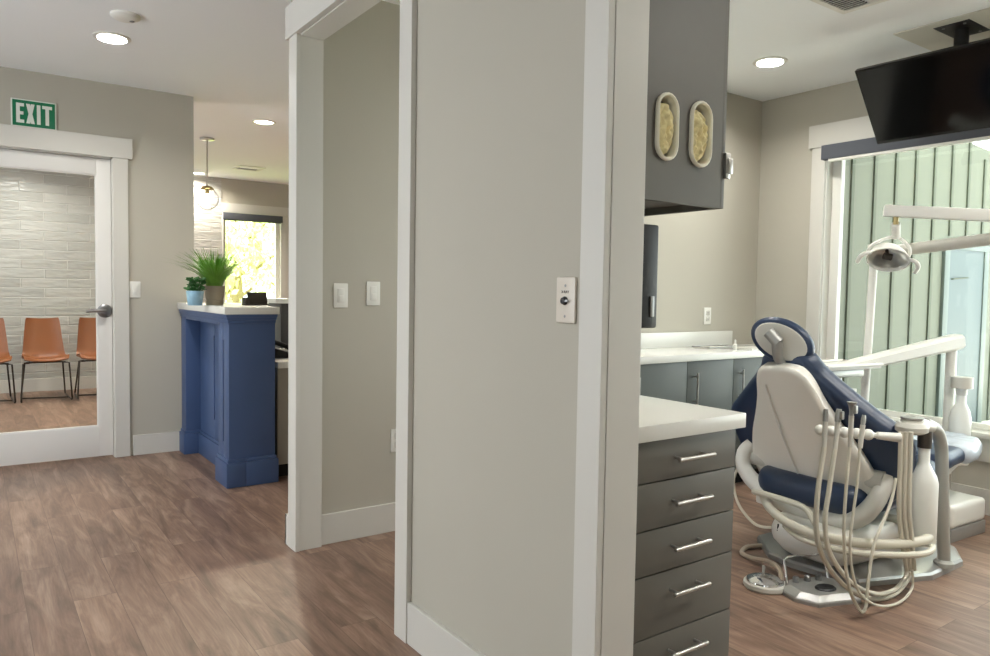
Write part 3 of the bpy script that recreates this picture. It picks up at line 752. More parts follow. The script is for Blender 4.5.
# waiting room chairs
def wait_chair(x, y):
    t = thing('waiting_chair', '', 'chair', (x, y, 0), 0, 'tan leather chairs behind the glass door')
    # bucket shell: profile loft in x ; faces -Y
    b2 = newbm()
    prof = [(-.265, .425, .225), (-.24, .445, .24), (-.15, .435, .245), (.0, .415, .24), (.10, .42, .235), (.165, .47, .225), (.20, .56, .215), (.235, .69, .20), (.265, .81, .185), (.274, .848, .172)]
    P = catmull([(y_, z_, w_) for y_, z_, w_ in prof], 4)
    outer = []; N_ = 13
    for off in (0, -.018):
        for k, q in enumerate(P):
            pa = P[max(k-1, 0)]; pb = P[min(k+1, len(P)-1)]; tx = Vector((pb.x-pa.x, pb.y-pa.y)).normalized(); nn = Vector((-tx.y, tx.x))
            row = []
            for i in range(N_):
                s = -1+2*i/(N_-1); cup = .045*abs(s)**2.5
                row.append(Vector((q.z*.86*s, q.x+nn.x*(off+cup), q.y+nn.y*(off+cup))))
            outer.append(row)
    K = len(P); top = [[b2.verts.new(v) for v in r] for r in outer[:K]]; bot = [[b2.verts.new(v) for v in r] for r in outer[K:]]
    for k in range(K-1):
        for i in range(N_-1):
            b2.faces.new((top[k][i], top[k][i+1], top[k+1][i+1], top[k+1][i])); b2.faces.new((bot[k][i], bot[k+1][i], bot[k+1][i+1], bot[k][i+1]))
        for i in (0, N_-1): b2.faces.new((top[k][i], top[k+1][i], bot[k+1][i], bot[k][i]))
    for k in (0, K-1):
        for i in range(N_-1): b2.faces.new((top[k][i], bot[k][i], bot[k][i+1], top[k][i+1]))
    obj('seat_shell', b2, LEATHER, t, angle=60)
    for s in (-1, 1):
        b2 = newbm(); add_tube(b2, [(s*.15, -.2, .405), (s*.205, -.23, .40), (s*.228, -.25, .02), (s*.224, -.23, .011), (s*.21, .20, .011), (s*.205, .225, .02), (s*.175, .10, .38), (s*.13, .08, .39)], .0085, 8)
        obj('leg_frame', b2, WIRE, t)
    b2 = newbm(); add_tube(b2, [(-.21, .05, .011), (.21, -.05, .011)], .007, 8); obj('cross_bar', b2, WIRE, t)
    b2 = newbm(); add_tube(b2, [(-.18, -.14, .402), (.18, -.14, .402)], .008, 8); obj('seat_rail', b2, WIRE, t)
    return t
xc = W(44.5, 345, Y=9.14).x; sp = .505
ch = wait_chair(xc, 9.14); ch['label'] = 'tan leather waiting chair standing whole in the middle of the door glass'
dup(ch, (xc-sp, 9.14, 0), 0, 'tan leather waiting chair cut off by the left edge of the photo')
dup(ch, (xc+sp, 9.14, 0), 0, 'tan leather waiting chair half hidden behind the door stile under the handle')

# ------------------------------------------------------------------ operatory: upper cabinet with glove slots
ux0, ux1, uy0, uy1, uz0, uz1 = XM1+.0005, 1.70, 1.31, 2.15, 1.457, H
uc = thing('upper_cabinet', 'tall grey upper cabinet with two white ringed glove slots', 'cabinet', (ux0, uy0, uz0))
wx, hz = ux1-ux0, uz1-uz0
slots = []
for (a0, a1, b0, b1) in ((655, 676.5, 93, 160.5), (689, 710, 101.5, 167.5)):
    pa = W((a0+a1)/2, b0, Y=uy0); pb = W((a0+a1)/2, b1, Y=uy0); wl = W(a0, (b0+b1)/2, Y=uy0).x; wr = W(a1, (b0+b1)/2, Y=uy0).x
    slots.append(((wl+wr)/2-ux0, (pa.z+pb.z)/2-uz0, wr-wl, pa.z-pb.z))
Mf = Matrix.Translation((0, .009, 0)) @ Matrix.Rotation(PI/2, 4, 'X')
hole = [stadium(cx, cz, w-.012, h_-.012) for cx, cz, w, h_ in slots]
curve_mesh('end_panel', [[(0, 0), (wx-.02, 0), (wx-.02, hz), (0, hz)]]+hole, .009, 0, GREY, uc, Mf)
b_ = newbm(); add_box(b_, 0, wx-.02, .02, uy1-uy0, .020, .038); add_box(b_, 0, wx-.02, .02, uy1-uy0, hz-.018, hz); add_box(b_, 0, .012, .02, uy1-uy0, .053, hz-.018); add_box(b_, 0, wx-.02, uy1-uy0, uy1-uy0+.018, 0, hz); obj('carcass', b_, GREY, uc, smooth=False)
for y0, y1 in ((.003, (uy1-uy0)/2-.002), ((uy1-uy0)/2+.002, uy1-uy0+.015)):
    box_obj('door', (wx-.018, wx, y0, y1, 0, hz-.004), GREY, uc, bev=.0015)
b_ = newbm(); add_box(b_, wx-.006, wx+.014, -.006, .006, .082, .152, bev=.003); add_box(b_, wx-.0, wx+.020, -.01, .002, .095, .138, bev=.003); o = obj('hinge', b_, NICKEL, uc); o['label'] = 'nickel hinge'
for cx, cz, w, h_ in slots:
    b_ = newbm(); lp = stadium(cx, cz, w-.010, h_-.010)
    rings = []
    for ins, yy in ((.0, -.001), (.0, -.008), (.004, -.011), (.006, -.011), (.009, -.007), (.009, .030)):
        rings.append([Vector((x_, yy, z_)) for x_, z_ in stadium(cx, cz, w+.002-2*ins, h_+.002-2*ins)])
    add_rings(b_, rings, cap=False); o = obj('slot_ring', b_, RINGW, uc); o['label'] = 'white ring around glove slot'
    box_obj('glove_box', (cx-.045, cx+.045, .032, .12, max(.06, cz-.12), cz+.12), mat('dark_glove_box', (70, 66, 58), .7, var=.05), uc)
for i, (cx, cz, w, h_) in enumerate(slots):
    t2 = bmesh.new(); bmesh.ops.create_icosphere(t2, subdivisions=5, radius=1)
    for v in t2.verts:
        n_ = noise.noise(v.co*3.1+Vector((i*7, 0, 0)))*.55+noise.noise(v.co*7+Vector((0, i*5, 0)))*.25
        v.co = Vector((v.co.x*(w*.5-.001), v.co.y*.021*(1+n_*1.4), v.co.z*(h_*.5-.018)*(1+.08*n_)))
    for v in t2.verts: v.co.x = max(-(w*.5-.011), min(w*.5-.011, v.co.x))
    b_ = newbm(); merge(b_, t2)
    o = obj('rubber_gloves', b_, LATEX, None, angle=80)
    o.location = (ux0+cx-.004, uy0+.013, uz0+cz-.004)
    tag(o, ('crumpled cream gloves in the left slot of the grey upper cabinet', 'crumpled cream gloves in the right slot of the grey upper cabinet')[i], 'gloves')
# monitor on the partition
mo = thing('wall_monitor', 'black monitor seen edge on below the upper cabinet', 'monitor', (XM1+.002, 1.575, 1.128))
b_ = newbm(); add_box(b_, .085, .165, -.21, .27, .0, .275, bev=.006); obj('housing', b_, BLACK, mo)
box_obj('screen', (.165, .168, -.20, .26, .015, .26), SCREEN, mo)
box_obj('bracket', (0, .085, -.02, .1, .08, .2), BLACK, mo, bev=.003)
b_ = newbm(); add_box(b_, .135, .150, -.2135, -.209, .03, .085, bev=.0015); o = obj('port_strip', b_, STEEL, mo)

# drawer cabinet
gx0, gx1, gy0, gy1 = XM1+.002, 1.855, 1.363, 2.15
dc = thing('drawer_cabinet', 'grey base cabinet of five drawers just inside the near doorway', 'cabinet', (gx0, gy0, 0))
gw = gx1-gx0
b_ = newbm(); add_box(b_, .0, gw, .02, gy1-gy0, .08, .826); obj('body', b_, GREY, dc, smooth=False)
box_obj('toe_kick', (.02, gw-.04, .07, gy1-gy0, 0, .08), DARK, dc)
zl = [.826, W(735.6, 466.4, Y=gy0).z, W(733.7, 509.5, Y=gy0).z, W(732.5, 550.7, Y=gy0).z, W(730, 608, Y=gy0).z, .085]
hc = [(697, 457), (694.5, 500), (693, 545), (692, 589), (690, 649)]
for i in range(5):
    d_ = newbm(); add_box(d_, .002, gw-.001, 0, .02, zl[i+1]+.002, zl[i]-.002, bev=.0012); dr = obj('drawer', d_, GREY, dc)
    q = W(*hc[i], Y=gy0-.03); hx_ = q.x-gx0; hz_ = q.z
    b_ = newbm(); add_tube(b_, [(hx_-.075, -.032, hz_), (hx_+.075, -.032, hz_)], .006, 12)
    for s in (-.055, .055): add_tube(b_, [(hx_+s, 0, hz_), (hx_+s, -.032, hz_)], .0045, 8)
    obj('handle', b_, NICKEL, dr)
tp = box_obj('countertop', (0, 1.876-XM1, 0, gy1-1.345, 0, .044), WHITEQ, None, bev=.003)
tp.location = (XM1+.002, 1.345, .826); tag(tp, 'white countertop slab on the grey drawer cabinet', 'countertop')

# back base cabinets and counter
by0 = 2.885
zB = .825
edges = [2.55, 2.955, 3.448, 3.882, 4.312, XW-.004]
labels = ['grey-green base cabinet at the far left end of the back counter, mostly hidden', 'grey-green base cabinet just beyond the white drawer countertop', 'grey-green base cabinet under the back counter with its handle left of centre', 'grey-green base cabinet partly behind the navy chair back', 'grey-green base cabinet in the corner behind the dental chair']
for i in range(5):
    x0, x1 = edges[i], edges[i+1]
    c = thing('base_cabinet', labels[i], 'cabinet', (x0, by0, 0), 0, 'base cabinets under the back counter')
    w = x1-x0
    b_ = newbm(); add_box(b_, .001, w-.001, .02, YB-.02-by0, .09, zB); obj('body', b_, GREYB, c, smooth=False)
    box_obj('toe_kick', (.001, w-.001, .07, .36, 0, .09), DARK, c)
    b_ = newbm(); add_box(b_, .002, w-.002, 0, .019, .095, zB-.003, bev=.0012); d_ = obj('door', b_, GREYB, c)
    b_ = newbm(); hx_ = .058; add_tube(b_, [(hx_, -.032, .56), (hx_, -.032, .755)], .006, 10)
    for z_ in (.585, .73): add_tube(b_, [(hx_, 0, z_), (hx_, -.032, z_)], .0045, 8)
    obj('handle', b_, NICKEL, d_)
bc = thing('back_countertop', 'long white countertop with a low backsplash along the back wall', 'countertop', (2.54, by0-.025, zB))
box_obj('slab', (0, XW-.003-2.54, 0, YB-by0+.02, 0, .042), WHITEQ, bc, bev=.003)
box_obj('backsplash', (0, 4.39-2.54, YB-by0+.005, YB-by0+.022, .042, .142), WHITEQ, bc, bev=.002)
p = W(712, 347.5, Z=.868)
t = thing('instrument_tray', 'thin pale tray lying on the back counter below the outlet', 'tray', (p.x, p.y-.02, .8675))
b_ = newbm(); add_box(b_, -.14, .14, -.07, .07, 0, .004, bev=.0015); obj('base', b_, PLAS2, t)
b_ = newbm(); add_tube(b_, [(-.14, -.07, .009), (.14, -.07, .009), (.14, .07, .009), (-.14, .07, .009)], .004, 8, closed=True); obj('rim', b_, SILVER, t)
p = W(735, 350, Z=.868)
t = thing('small_bottle', 'tiny white bottle standing on the back counter left of the headrest', 'bottle', (p.x, p.y, .867))
b_ = newbm(); add_lathe(b_, [(0, 0), (.012, 0), (.012, .035), (.006, .042), (.006, .05), (0, .05)], 12); obj('body', b_, PLAS, t)
b_ = newbm(); add_lathe(b_, [(.007, .048), (.007, .066), (.0, .068)], 10); obj('cap', b_, PLAS, t)
p = W(752, 349, Z=.868)
o = box_obj('paper_pad', (-.10, .10, -.07, .07, 0, .012), PLAS, None, bev=.002); o.location = (p.x, p.y, .8675); tag(o, 'flat white pad on the back counter beside the tiny bottle', 'pad')

# ------------------------------------------------------------------ television on the ceiling
tm = W(962, 28, Z=H)
tv = thing('ceiling_television', 'black television hanging from the operatory ceiling on a short pole', 'television', (tm.x, tm.y, H))
b_ = newbm(); add_box(b_, -.125, .125, -.085, .085, -.008, 0, bev=.002)
obj('ceiling_plate', b_, BLACK, tv)
for sx_ in (-.09, .09):
    for sy_ in (-.05, .05):
        b_ = newbm(); add_lathe(b_, [(.008, 0), (.008, -.004), (0, -.005)], 8, Matrix.Translation((sx_, sy_, -.008))); obj('bolt', b_, STEEL, tv)
b_ = newbm(); add_tube(b_, [(0, 0, -.005), (0, 0, -.30)], .034, 16); obj('pole', b_, BLACK, tv)
az = math.radians(179.1)                       # screen's rightward direction, clockwise from +Y
ex = Vector((math.sin(az), math.cos(az), 0)); nout = Vector((-math.sin(az-PI/2), -math.cos(az-PI/2), 0))
nout = Vector((math.cos(az), -math.sin(az), 0))      # faces -X / camera side
if nout.x > 0: nout = -nout
tilt = math.radians(37.8)
nn = (nout*math.cos(tilt)+Vector((0, 0, -1))*math.sin(tilt)).normalized(); ez = ex.cross(nn).normalized()
if ez.z < 0: ez = -ez
cen = Vector((4.10, 1.816, 2.269))
TVW, TVH = .81, .455
Mt = Matrix.Translation((-tm.x, -tm.y, -H)) @ frame(ex, ez, nn, cen)
b_ = newbm(); add_box(b_, -TVW/2, TVW/2, -TVH/2, TVH/2, -.03, 0, bev=.004); obj('housing', b_, BEZEL, tv, M=Mt)
b_ = newbm(); add_box(b_, -TVW/2+.012, TVW/2-.012, -TVH/2+.018, TVH/2-.012, -.002, .0012); obj('screen', b_, SCREEN, tv, M=Mt)
b_ = newbm(); add_box(b_, -.12, .12, -.10, .10, -.065, -.03, bev=.004); add_box(b_, -.03, .03, .0, .06, -.12, -.06, bev=.004); obj('bracket', b_, BLACK, tv, M=Mt)

# ------------------------------------------------------------------ dental chair
CRZ = math.radians(-3)
CO = Vector((3.2, 1.88, 0))
dch = thing('dental_chair', 'navy and white dental chair seen from behind with headrest raised', 'dental chair', CO, CRZ)
CM = Matrix.Translation(CO) @ Matrix.Rotation(CRZ, 4, 'Z'); CMI = CM.inverted()
be = math.radians(64)
dV = Vector((-math.cos(be), 0, math.sin(be))); nV = Vector((-math.sin(be), 0, -math.cos(be)))    # up the back / behind the back
BM = frame((0, -1, 0), dV, nV, (.03, .02, .40))          # u right, v up, w behind
def sym(pts):
    """half outline (v, w) from the top down -> closed ccw loop in (u, v)"""
    L_ = [(-w_, v_) for v_, w_ in pts]; R_ = [(w_, v_) for v_, w_ in reversed(pts)]
    return smooth_loop(L_+R_, 5)
b_ = newbm()
lp = sym([(.645, .05), (.625, .115), (.55, .165), (.45, .265), (.36, .36), (.29, .435), (.21, .465), (.12, .455), (.02, .42), (-.08, .31), (-.11, .12)])
def wing(p):
    a_ = max(0, abs(p.x)-.20); return BM @ Vector((p.x*(1-.12*a_), p.y, p.z-.35*a_*a_-.10*max(0, p.y-.5)**2))
add_pad(b_, lp, -.055, .05, .045, wing)
o = obj('backrest', b_, NAVY, dch, angle=80); o['label'] = 'navy backrest cushion'
b_ = newbm()
lp = sym([(.615, .05), (.60, .10), (.55, .135), (.45, .165), (.35, .208), (.22, .272), (.08, .318), (.0, .318), (-.06, .285), (-.10, .20), (-.145, .13), (-.15, .04)])
def shellf(p): return BM @ Vector((p.x+.012, p.y, p.z+.03*(1-(p.x/.33)**2)*(1 if p.z > .06 else 0)))
add_pad(b_, lp, .045, .085, .028, shellf, crown=.012)
o = obj('back_shell', b_, SHELL, dch, angle=80); o['label'] = 'glossy white back shell'
b_ = newbm(); add_tube(b_, [BM @ Vector((-.06, .53, .125)), BM @ Vector((-.045, .3, .133)), BM @ Vector((-.01, .0, .128)), BM @ Vector((.01, -.13, .11))], .004, 6, smooth=4); obj('shell_crease', b_, PLAS, dch)
# headrest
HR = BM @ Matrix.Translation((-.014, .688, -.01)) @ Matrix.Rotation(math.radians(-20), 4, 'X') @ Matrix.Rotation(math.radians(22), 4, 'Y') @ Matrix.Rotation(math.radians(-27), 4, 'Z')
el = lambda a_, b2: [(a_*math.cos(2*PI*i/36), b2*math.sin(2*PI*i/36)) for i in range(36)]
b_ = newbm(); add_pad(b_, el(.142, .096), -.012, .046, .026, lambda p: HR @ p); o = obj('headrest', b_, NAVY, dch, angle=80); o['label'] = 'navy oval headrest'
b_ = newbm(); add_pad(b_, el(.118, .074), .040, .0485, .006, lambda p: HR @ p); obj('headrest_plate', b_, PLAS2, dch, angle=60)
b_ = newbm()
q0 = BM @ Vector((-.005, .56, .02)); q1 = HR @ Vector((-.01, .0, .07)); q2 = HR @ Vector((-.06, .02, .065))
add_tube(b_, [q0, (q0+q1)/2+nV*.03, q1], [.026, .022, .024], 12, smooth=4)
add_tube(b_, [q2, q1+(q1-q2)*.2], .026, 14)
obj('headrest_bracket', b_, SILVER, dch)
b_ = newbm(); add_tube(b_, [BM @ Vector((-.03, .585, .02)), BM @ Vector((.03, .585, .02))], .028, 14); obj('bracket_collar', b_, PLAS2, dch)
# seat and leg rest
b_ = newbm()
lp = smooth_loop([(-.15, -.22), (.0, -.28), (.3, -.28), (.58, -.24), (.62, 0), (.58, .24), (.3, .28), (.0, .28), (-.15, .22), (-.17, 0)], 5)
add_pad(b_, lp, .27, .405, .055, lambda p: Vector((p.x, p.y, p.z+.10*max(0, p.x-.15))), crown=-.01); o = obj('seat', b_, NAVY, dch, angle=80); o['label'] = 'navy seat cushion'
b_ = newbm()
lp = smooth_loop([(.60, -.235), (.8, -.225), (1.05, -.19), (1.17, -.12), (1.20, 0), (1.17, .12), (1.05, .19), (.8, .225), (.60, .235), (.57, 0)], 5)
add_pad(b_, lp, .385, .465, .035, lambda p: Vector((p.x, p.y, p.z+.025*max(0, p.x-.6)))); o = obj('leg_rest', b_, NAVY, dch, angle=80); o['label'] = 'navy leg rest'
b_ = newbm()
def crinkle(p):
    q = Vector((p.x, p.y, p.z+.025*max(0, p.x-.6))); k_ = noise.noise(q*23)*.008+noise.noise(q*60)*.003; return q+Vector((0, 0, k_))
lp = smooth_loop([(.86, -.235), (1.06, -.20), (1.185, -.13), (1.22, 0), (1.185, .13), (1.06, .20), (.86, .235), (.84, 0)], 7)
add_pad(b_, lp, .384, .470, .036, crinkle, steps=6); o = obj('toe_cover', b_, TOWEL, dch, angle=80); o['label'] = 'shiny clear film cover over the toe end'
b_ = newbm(); add_prism(b_, [(.0, .20), (.62, .20), (1.10, .375), (1.10, .395), (.6, .36), (.0, .28)], -.12, .12, bev=.012, M=Matrix.Rotation(PI/2, 4, 'X')); obj('seat_pan', b_, PLAS, dch)
# backrest yoke, pivots and arm
b_ = newbm()
add_tube(b_, [(-.07, .335, .485), (-.10, .355, .44), (-.11, .345, .37), (-.11, .27, .305), (-.11, .12, .255), (-.11, -.05, .235), (-.11, -.20, .250), (-.10, -.285, .310), (-.07, -.325, .40), (-.04, -.33, .47)], [.03, .036, .036, .04, .042, .042, .042, .040, .036, .03], 14, smooth=5)
obj('back_yoke', b_, PLAS, dch)
for s, z_ in ((1, .425), (-1, .445)):
    b_ = newbm(); add_tube(b_, [(-.05, s*.24, z_), (-.05, s*.335, z_)], .045, 20); add_tube(b_, [(-.05, s*.225, z_), (-.05, s*.25, z_)], .03, 16); pv = obj('pivot', b_, PLAS2, dch)
    b_ = newbm(); add_tube(b_, [(-.075, s*.21, z_+.005), (-.075, s*.26, z_+.005)], .018, 12); obj('pivot_pin', b_, CHROME, pv)
b_ = newbm(); add_box(b_, -.13, .02, .04, .26, .215, .30, bev=.018); obj('link_block', b_, PLAS, dch)
# lift arm, housing, base plate
b_ = newbm(); add_prism(b_, [(-.1, .06), (.45, .06), (.5, .12), (.42, .22), (.05, .26), (-.12, .24)], -.11, .11, bev=.02, M=Matrix.Rotation(PI/2, 4, 'X')); obj('lift_arm', b_, SILVER, dch)
b_ = newbm()
rings = []
for z_, g_ in ((.062, -.06), (.085, -.03), (.12, -.006), (.15, 0), (.18, 0), (.205, -.012), (.215, -.03)):
    rings.append([Vector((x_, y_, z_+.05*(x_+.25)*(1 if z_ > .13 else .4))) for x_, y_ in smooth_loop([(-.25-g_, .07+g_), (-.26-g_, -.12-g_*.5), (-.22-g_*.8, -.27-g_), (.1, -.31-g_), (.48+g_, -.27-g_), (.5+g_, .14+g_), (.1, .17+g_)], 4)])
add_rings(b_, rings); obj('base_housing', b_, PLAS, dch, angle=50)
b_ = newbm(); add_tube(b_, [(-.275, .02, .17), (-.272, .02, .20)], .004, 6); add_box(b_, -.268, -.262, -.17, -.165, .19, .20); obj('mark', b_, DARK, dch)
b_ = newbm()
pol = [(-.20, .12), (-.215, -.02), (-.16, -.30), (.20, -.415), (.50, -.395), (.655, -.29), (.70, -.10), (.70, .30), (-.05, .30)]
cxm = .2
rings = []
for z_, k_ in ((.0, 0), (.022, 0), (.032, .02), (.060, .22)):
    rings.append([Vector((x_+(cxm-x_)*k_, y_*(1-k_), z_)) for x_, y_ in pol])
add_rings(b_, rings); obj('base_plate', b_, SILVER, dch, angle=20)
b_ = newbm(); add_box(b_, .46, .72, -.22, .16, .03, .22, bev=.03, seg=3); obj('rear_housing', b_, PLAS, dch)
b_ = newbm(); add_box(b_, .55, .60, -.24, -.218, .06, .10, bev=.002); obj('rear_band', b_, SILVER, dch)
# hose hanger ring around the base
b_ = newbm(); add_tube(b_, [(-.10, .24, .26), (-.20, .14, .255), (-.28, .03, .245), (-.32, -.12, .225), (-.30, -.30, .225), (-.20, -.43, .232), (-.04, -.485, .235), (.08, -.45, .24), (.13, -.34, .245), (.12, -.24, .24)], .020, 12, smooth=5); obj('hose_hanger', b_, HOSE, dch)
b_ = newbm(); add_tube(b_, [(-.15, .25, .275), (-.22, .12, .30), (-.20, -.05, .285), (-.24, -.14, .24)], .014, 10, smooth=5); obj('hanger_strut', b_, HOSE, dch)
b_ = newbm(); add_tube(b_, [(-.28, -.02, .205), (-.33, -.14, .19), (-.31, -.33, .19), (-.20, -.47, .20), (-.06, -.52, .20), (.08, -.46, .20), (.14, -.36, .20), (.14, -.26, .20)], .013, 10, smooth=5); obj('vacuum_hose', b_, HOSE, dch)
b_ = newbm(); add_tube(b_, [(-.10, .36, .40), (-.14, .38, .31), (-.17, .33, .21), (-.21, .22, .155), (-.235, .13, .15), (-.20, .04, .17)], .007, 8, smooth=5); obj('side_cord', b_, HOSE, dch)

# utility box at the toe end
ub = thing('utility_box', 'white floor junction box with grey skirt under the toe end', 'box', CO+Matrix.Rotation(CRZ, 3, 'Z') @ Vector((.95, -.02, 0)), CRZ)
b_ = newbm(); add_box(b_, -.175, .175, -.19, .19, .065, .185, bev=.028, seg=4); o = obj('lid', b_, PLAS, ub); o['label'] = 'white rounded lid'
b_ = newbm(); add_box(b_, -.175, .175, -.19, .19, .0, .066, bev=.006); obj('skirt', b_, SILVER, ub)

# ------------------------------------------------------------------ assistant's stand (near side)
q = W(943, 540, Y=1.46)
AS = Vector((q.x, 1.46, 0))
ast = thing('assistant_stand', 'beige assistant instrument arm with hoses and a white bottle in front of the chair', 'instrument stand', AS)
def A_(v): return Vector(v)-AS
ptc = W(917, 423, Y=1.44); zt_ = ptc.z
b_ = newbm()
col = [W(944, 556, Y=1.47), W(943, 520, Y=1.465), W(942, 470, Y=1.46), W(941, 445, Y=1.46), W(936, 430, Y=1.455), W(925, 424, Y=1.45)]
foot = Vector((col[0].x, 1.47, .05))
add_tube(b_, [A_(foot)]+[A_(c) for c in col], .026, 14, smooth=5); o = obj('column', b_, COLG, ast); o['label'] = 'grey bent column'
b_ = newbm(); add_lathe(b_, [(0, 0), (.040, 0), (.040, .02), (.030, .03), (.0, .03)], 20, Matrix.Translation(A_((foot.x, foot.y, .030)))); obj('column_foot', b_, COLG, ast)
b_ = newbm()
hd = W(912, 424, Y=1.44)
M_ = Matrix.Translation(A_(hd))
add_lathe(b_, [(.0, -.038), (.045, -.038), (.060, -.028), (.062, -.010), (.052, .006), (.042, .010), (.042, .018), (.03, .022), (.0, .022)], 24, M_)
hd2 = W(930, 427, Y=1.45); add_tube(b_, [A_(hd), A_(hd2)], [.034, .026], 14)
obj('swivel_head', b_, PLAS2, ast)
b_ = newbm(); add_lathe(b_, [(0, .022), (.043, .022), (.043, .028), (.0, .030)], 20, M_); o = obj('head_cap', b_, SILVER, ast); o['label'] = 'grey head cap'
# holder bar
ba = W(820.5, 430, Z=.715); bb_ = W(893, 437, Z=.700)
ab = (bb_-ba)
b_ = newbm(); add_tube(b_, [A_(ba+ab*.6), A_(bb_)], [.010, .010], 10); add_tube(b_, [A_(ba+ab*.78), A_(bb_+ab*.1)], [.014, .018], 12); obj('bar_arm', b_, PLAS, ast)
b_ = newbm(); add_tube(b_, [A_(ba), A_(ba+ab*.66)], .014, 12)
obj('holder_bar', b_, PLAS, ast)
for f_ in (.0, .15, .33, .5, .66):
    t2 = bmesh.new(); bmesh.ops.create_uvsphere(t2, u_segments=14, v_segments=10, radius=.021)
    bmesh.ops.transform(t2, matrix=Matrix.Translation(A_(ba+ab*f_)), verts=list(t2.verts)); b_ = newbm(); merge(b_, t2); obj('holder_knob', b_, PLAS, ast)
# bottle
bt = W(925, 436, Y=1.44); bz = W(925, 541, Y=1.44)
b_ = newbm(); M_ = Matrix.Translation(A_((bt.x, 1.44, 0)))
zt0 = W(925, 446, Y=1.44).z; z1_ = W(925, 470, Y=1.44).z; zb0 = bz.z
add_lathe(b_, [(0, zb0), (.050, zb0), (.058, zb0+.012), (.058, z1_-.05), (.050, z1_-.02), (.028, z1_+.02), (.022, z1_+.035), (.022, zt0)], 24, M_); o = obj('water_bottle', b_, BOTTLE, ast); o['label'] = 'milky white water bottle'
b_ = newbm(); add_lathe(b_, [(.0, zt0-.006), (.027, zt0-.006), (.028, zt0+.06), (0, zt0+.06)], 18, M_); o = obj('bottle_cap', b_, DBR, ast); o['label'] = 'dark bottle cap'
# hose bundle from the head to the floor loop
def hosepath(px_list, ys):
    out = []
    for (x_, y_), yy in zip(px_list, ys):
        p = W(x_, y_, Y=yy)
        if p.z < .016: p = W(x_, y_, Z=.016)
        out.append(p)
    return out
for i, dx in enumerate((0, 5, 10)):
    pp = hosepath([(901+dx, 432), (900+dx, 470), (899+dx, 510), (902+dx, 540), (907+dx*.7, 570)], [1.43-.012*i]*5)
    b_ = newbm(); add_tube(b_, [A_(p) for p in pp], .0095, 8, smooth=5); obj('hose_bundle', b_, HOSE, ast)

# four handpieces with their hoses
hp = [((826, 409), (824, 447), 'slim suction handpiece, leftmost on the holder bar'), ((839, 409), (835, 449), 'suction handpiece with a grey valve, second on the holder bar'),
      ((852, 402), (850, 447), 'flared grey syringe handpiece, third and tallest on the holder bar'), ((864, 415), (860, 448), 'thin short handpiece, rightmost on the holder bar')]
hpath = [[(823, 455), (818, 490), (816, 525), (820, 550), (832, 572), (850, 590), (872, 599), (893, 595), (906, 582), (909, 572)],
         [(834, 455), (829, 490), (825, 520), (828, 548), (840, 570), (856, 586), (876, 594), (894, 590), (905, 578), (907, 570)],
         [(849, 455), (846, 490), (844, 525), (845, 560), (850, 590), (857, 606), (862, 612), (866, 606), (868, 585), (874, 545), (890, 505), (896, 478)],
         [(859, 458), (857, 485), (853, 515), (850, 545), (853, 575), (862, 596), (880, 606), (900, 602), (912, 588), (912, 570)]]
for i, ((tx, ty), (ex_, ey_), lab) in enumerate(hp):
    yy = W((tx+ex_)/2, 432, Z=.715).y - .035
    pt = W(tx, ty, Y=yy); pe = W(ex_, ey_, Y=yy)
    t = thing('suction_handpiece', lab, 'handpiece', pe, 0, None)
    def B_(v): return Vector(v)-pe
    ax_ = (pt-pe)
    b_ = newbm(); add_tube(b_, [B_(pe), B_(pe+ax_*.3), B_(pe+ax_*.7)], [.0085, .009, .009], 12); obj('grip', b_, PLAS2, t)
    b_ = newbm()
    rr = [[.010, .0095, .010, .008], [.011, .012, .011, .009], [.008, .008, .011, .018], [.007, .0085, .008, .006]][i]
    add_tube(b_, [B_(pe+ax_*f_) for f_ in (.68, .8, .9, 1.0)], rr, 12)
    if i in (1, 2): add_box(b_, -.008, .008, -.02, -.008, 0, .03, bev=.003, M=Matrix.Translation(B_(pe+ax_*.75)))
    o = obj('tip', b_, SILVER, t); o['label'] = 'grey metal tip'
    pp = hosepath(hpath[i], [yy]*len(hpath[i]))
    b_ = newbm(); add_tube(b_, [B_(pe)]+[B_(p) for p in pp], (.0095, .009, .0062, .0052)[i], 8, smooth=6); obj('hose', b_, HOSE, t)

# ------------------------------------------------------------------ foot controls
p = W(765, 587, Z=0)
fp = thing('foot_pedal', 'round chrome foot pedal on the floor left of the foot control', 'foot pedal', (p.x, p.y, 0))
b_ = newbm(); add_lathe(b_, [(0, 0), (.083, 0), (.088, .008), (.086, .022), (.075, .028), (0, .028)], 32); obj('base', b_, PLAS2, fp)
b_ = newbm(); add_lathe(b_, [(.076, .027), (.074, .034), (.05, .044), (.02, .048), (0, .048)], 32); o = obj('pedal_dome', b_, CHROME, fp); o['label'] = 'chrome dome'
b_ = newbm(); add_tube(b_, [(.03, .03, .045), (.03, .03, .075)], .006, 8); obj('pedal_stud', b_, PLAS2, fp)
q_ = [W(781, 582, Z=.03), W(780, 571, Z=.04), W(770, 562, Z=.035), W(752, 558, Z=.016), W(742, 553, Z=.014), W(747, 547, Z=.014), W(762, 545.5, Z=.014), W(776, 545, Z=.03)]
b_ = newbm(); add_tube(b_, [v-Vector((p.x, p.y, 0)) for v in q_], .011, 8, smooth=5); o = obj('hose', b_, HOSED, fp); o['label'] = 'taupe hose'
p = W(820, 594, Z=0)
M2 = Matrix.Rotation(math.radians(-20), 4, 'Z')
fc = thing('foot_control', 'silver eight-sided foot control plate with a black oval pedal', 'foot control', (p.x, p.y, 0), math.radians(-20))
oc = [(-.155, -.045), (-.10, -.115), (.10, -.115), (.155, -.045), (.155, .05), (.10, .11), (-.10, .11), (-.155, .05)]
b_ = newbm(); rings = []
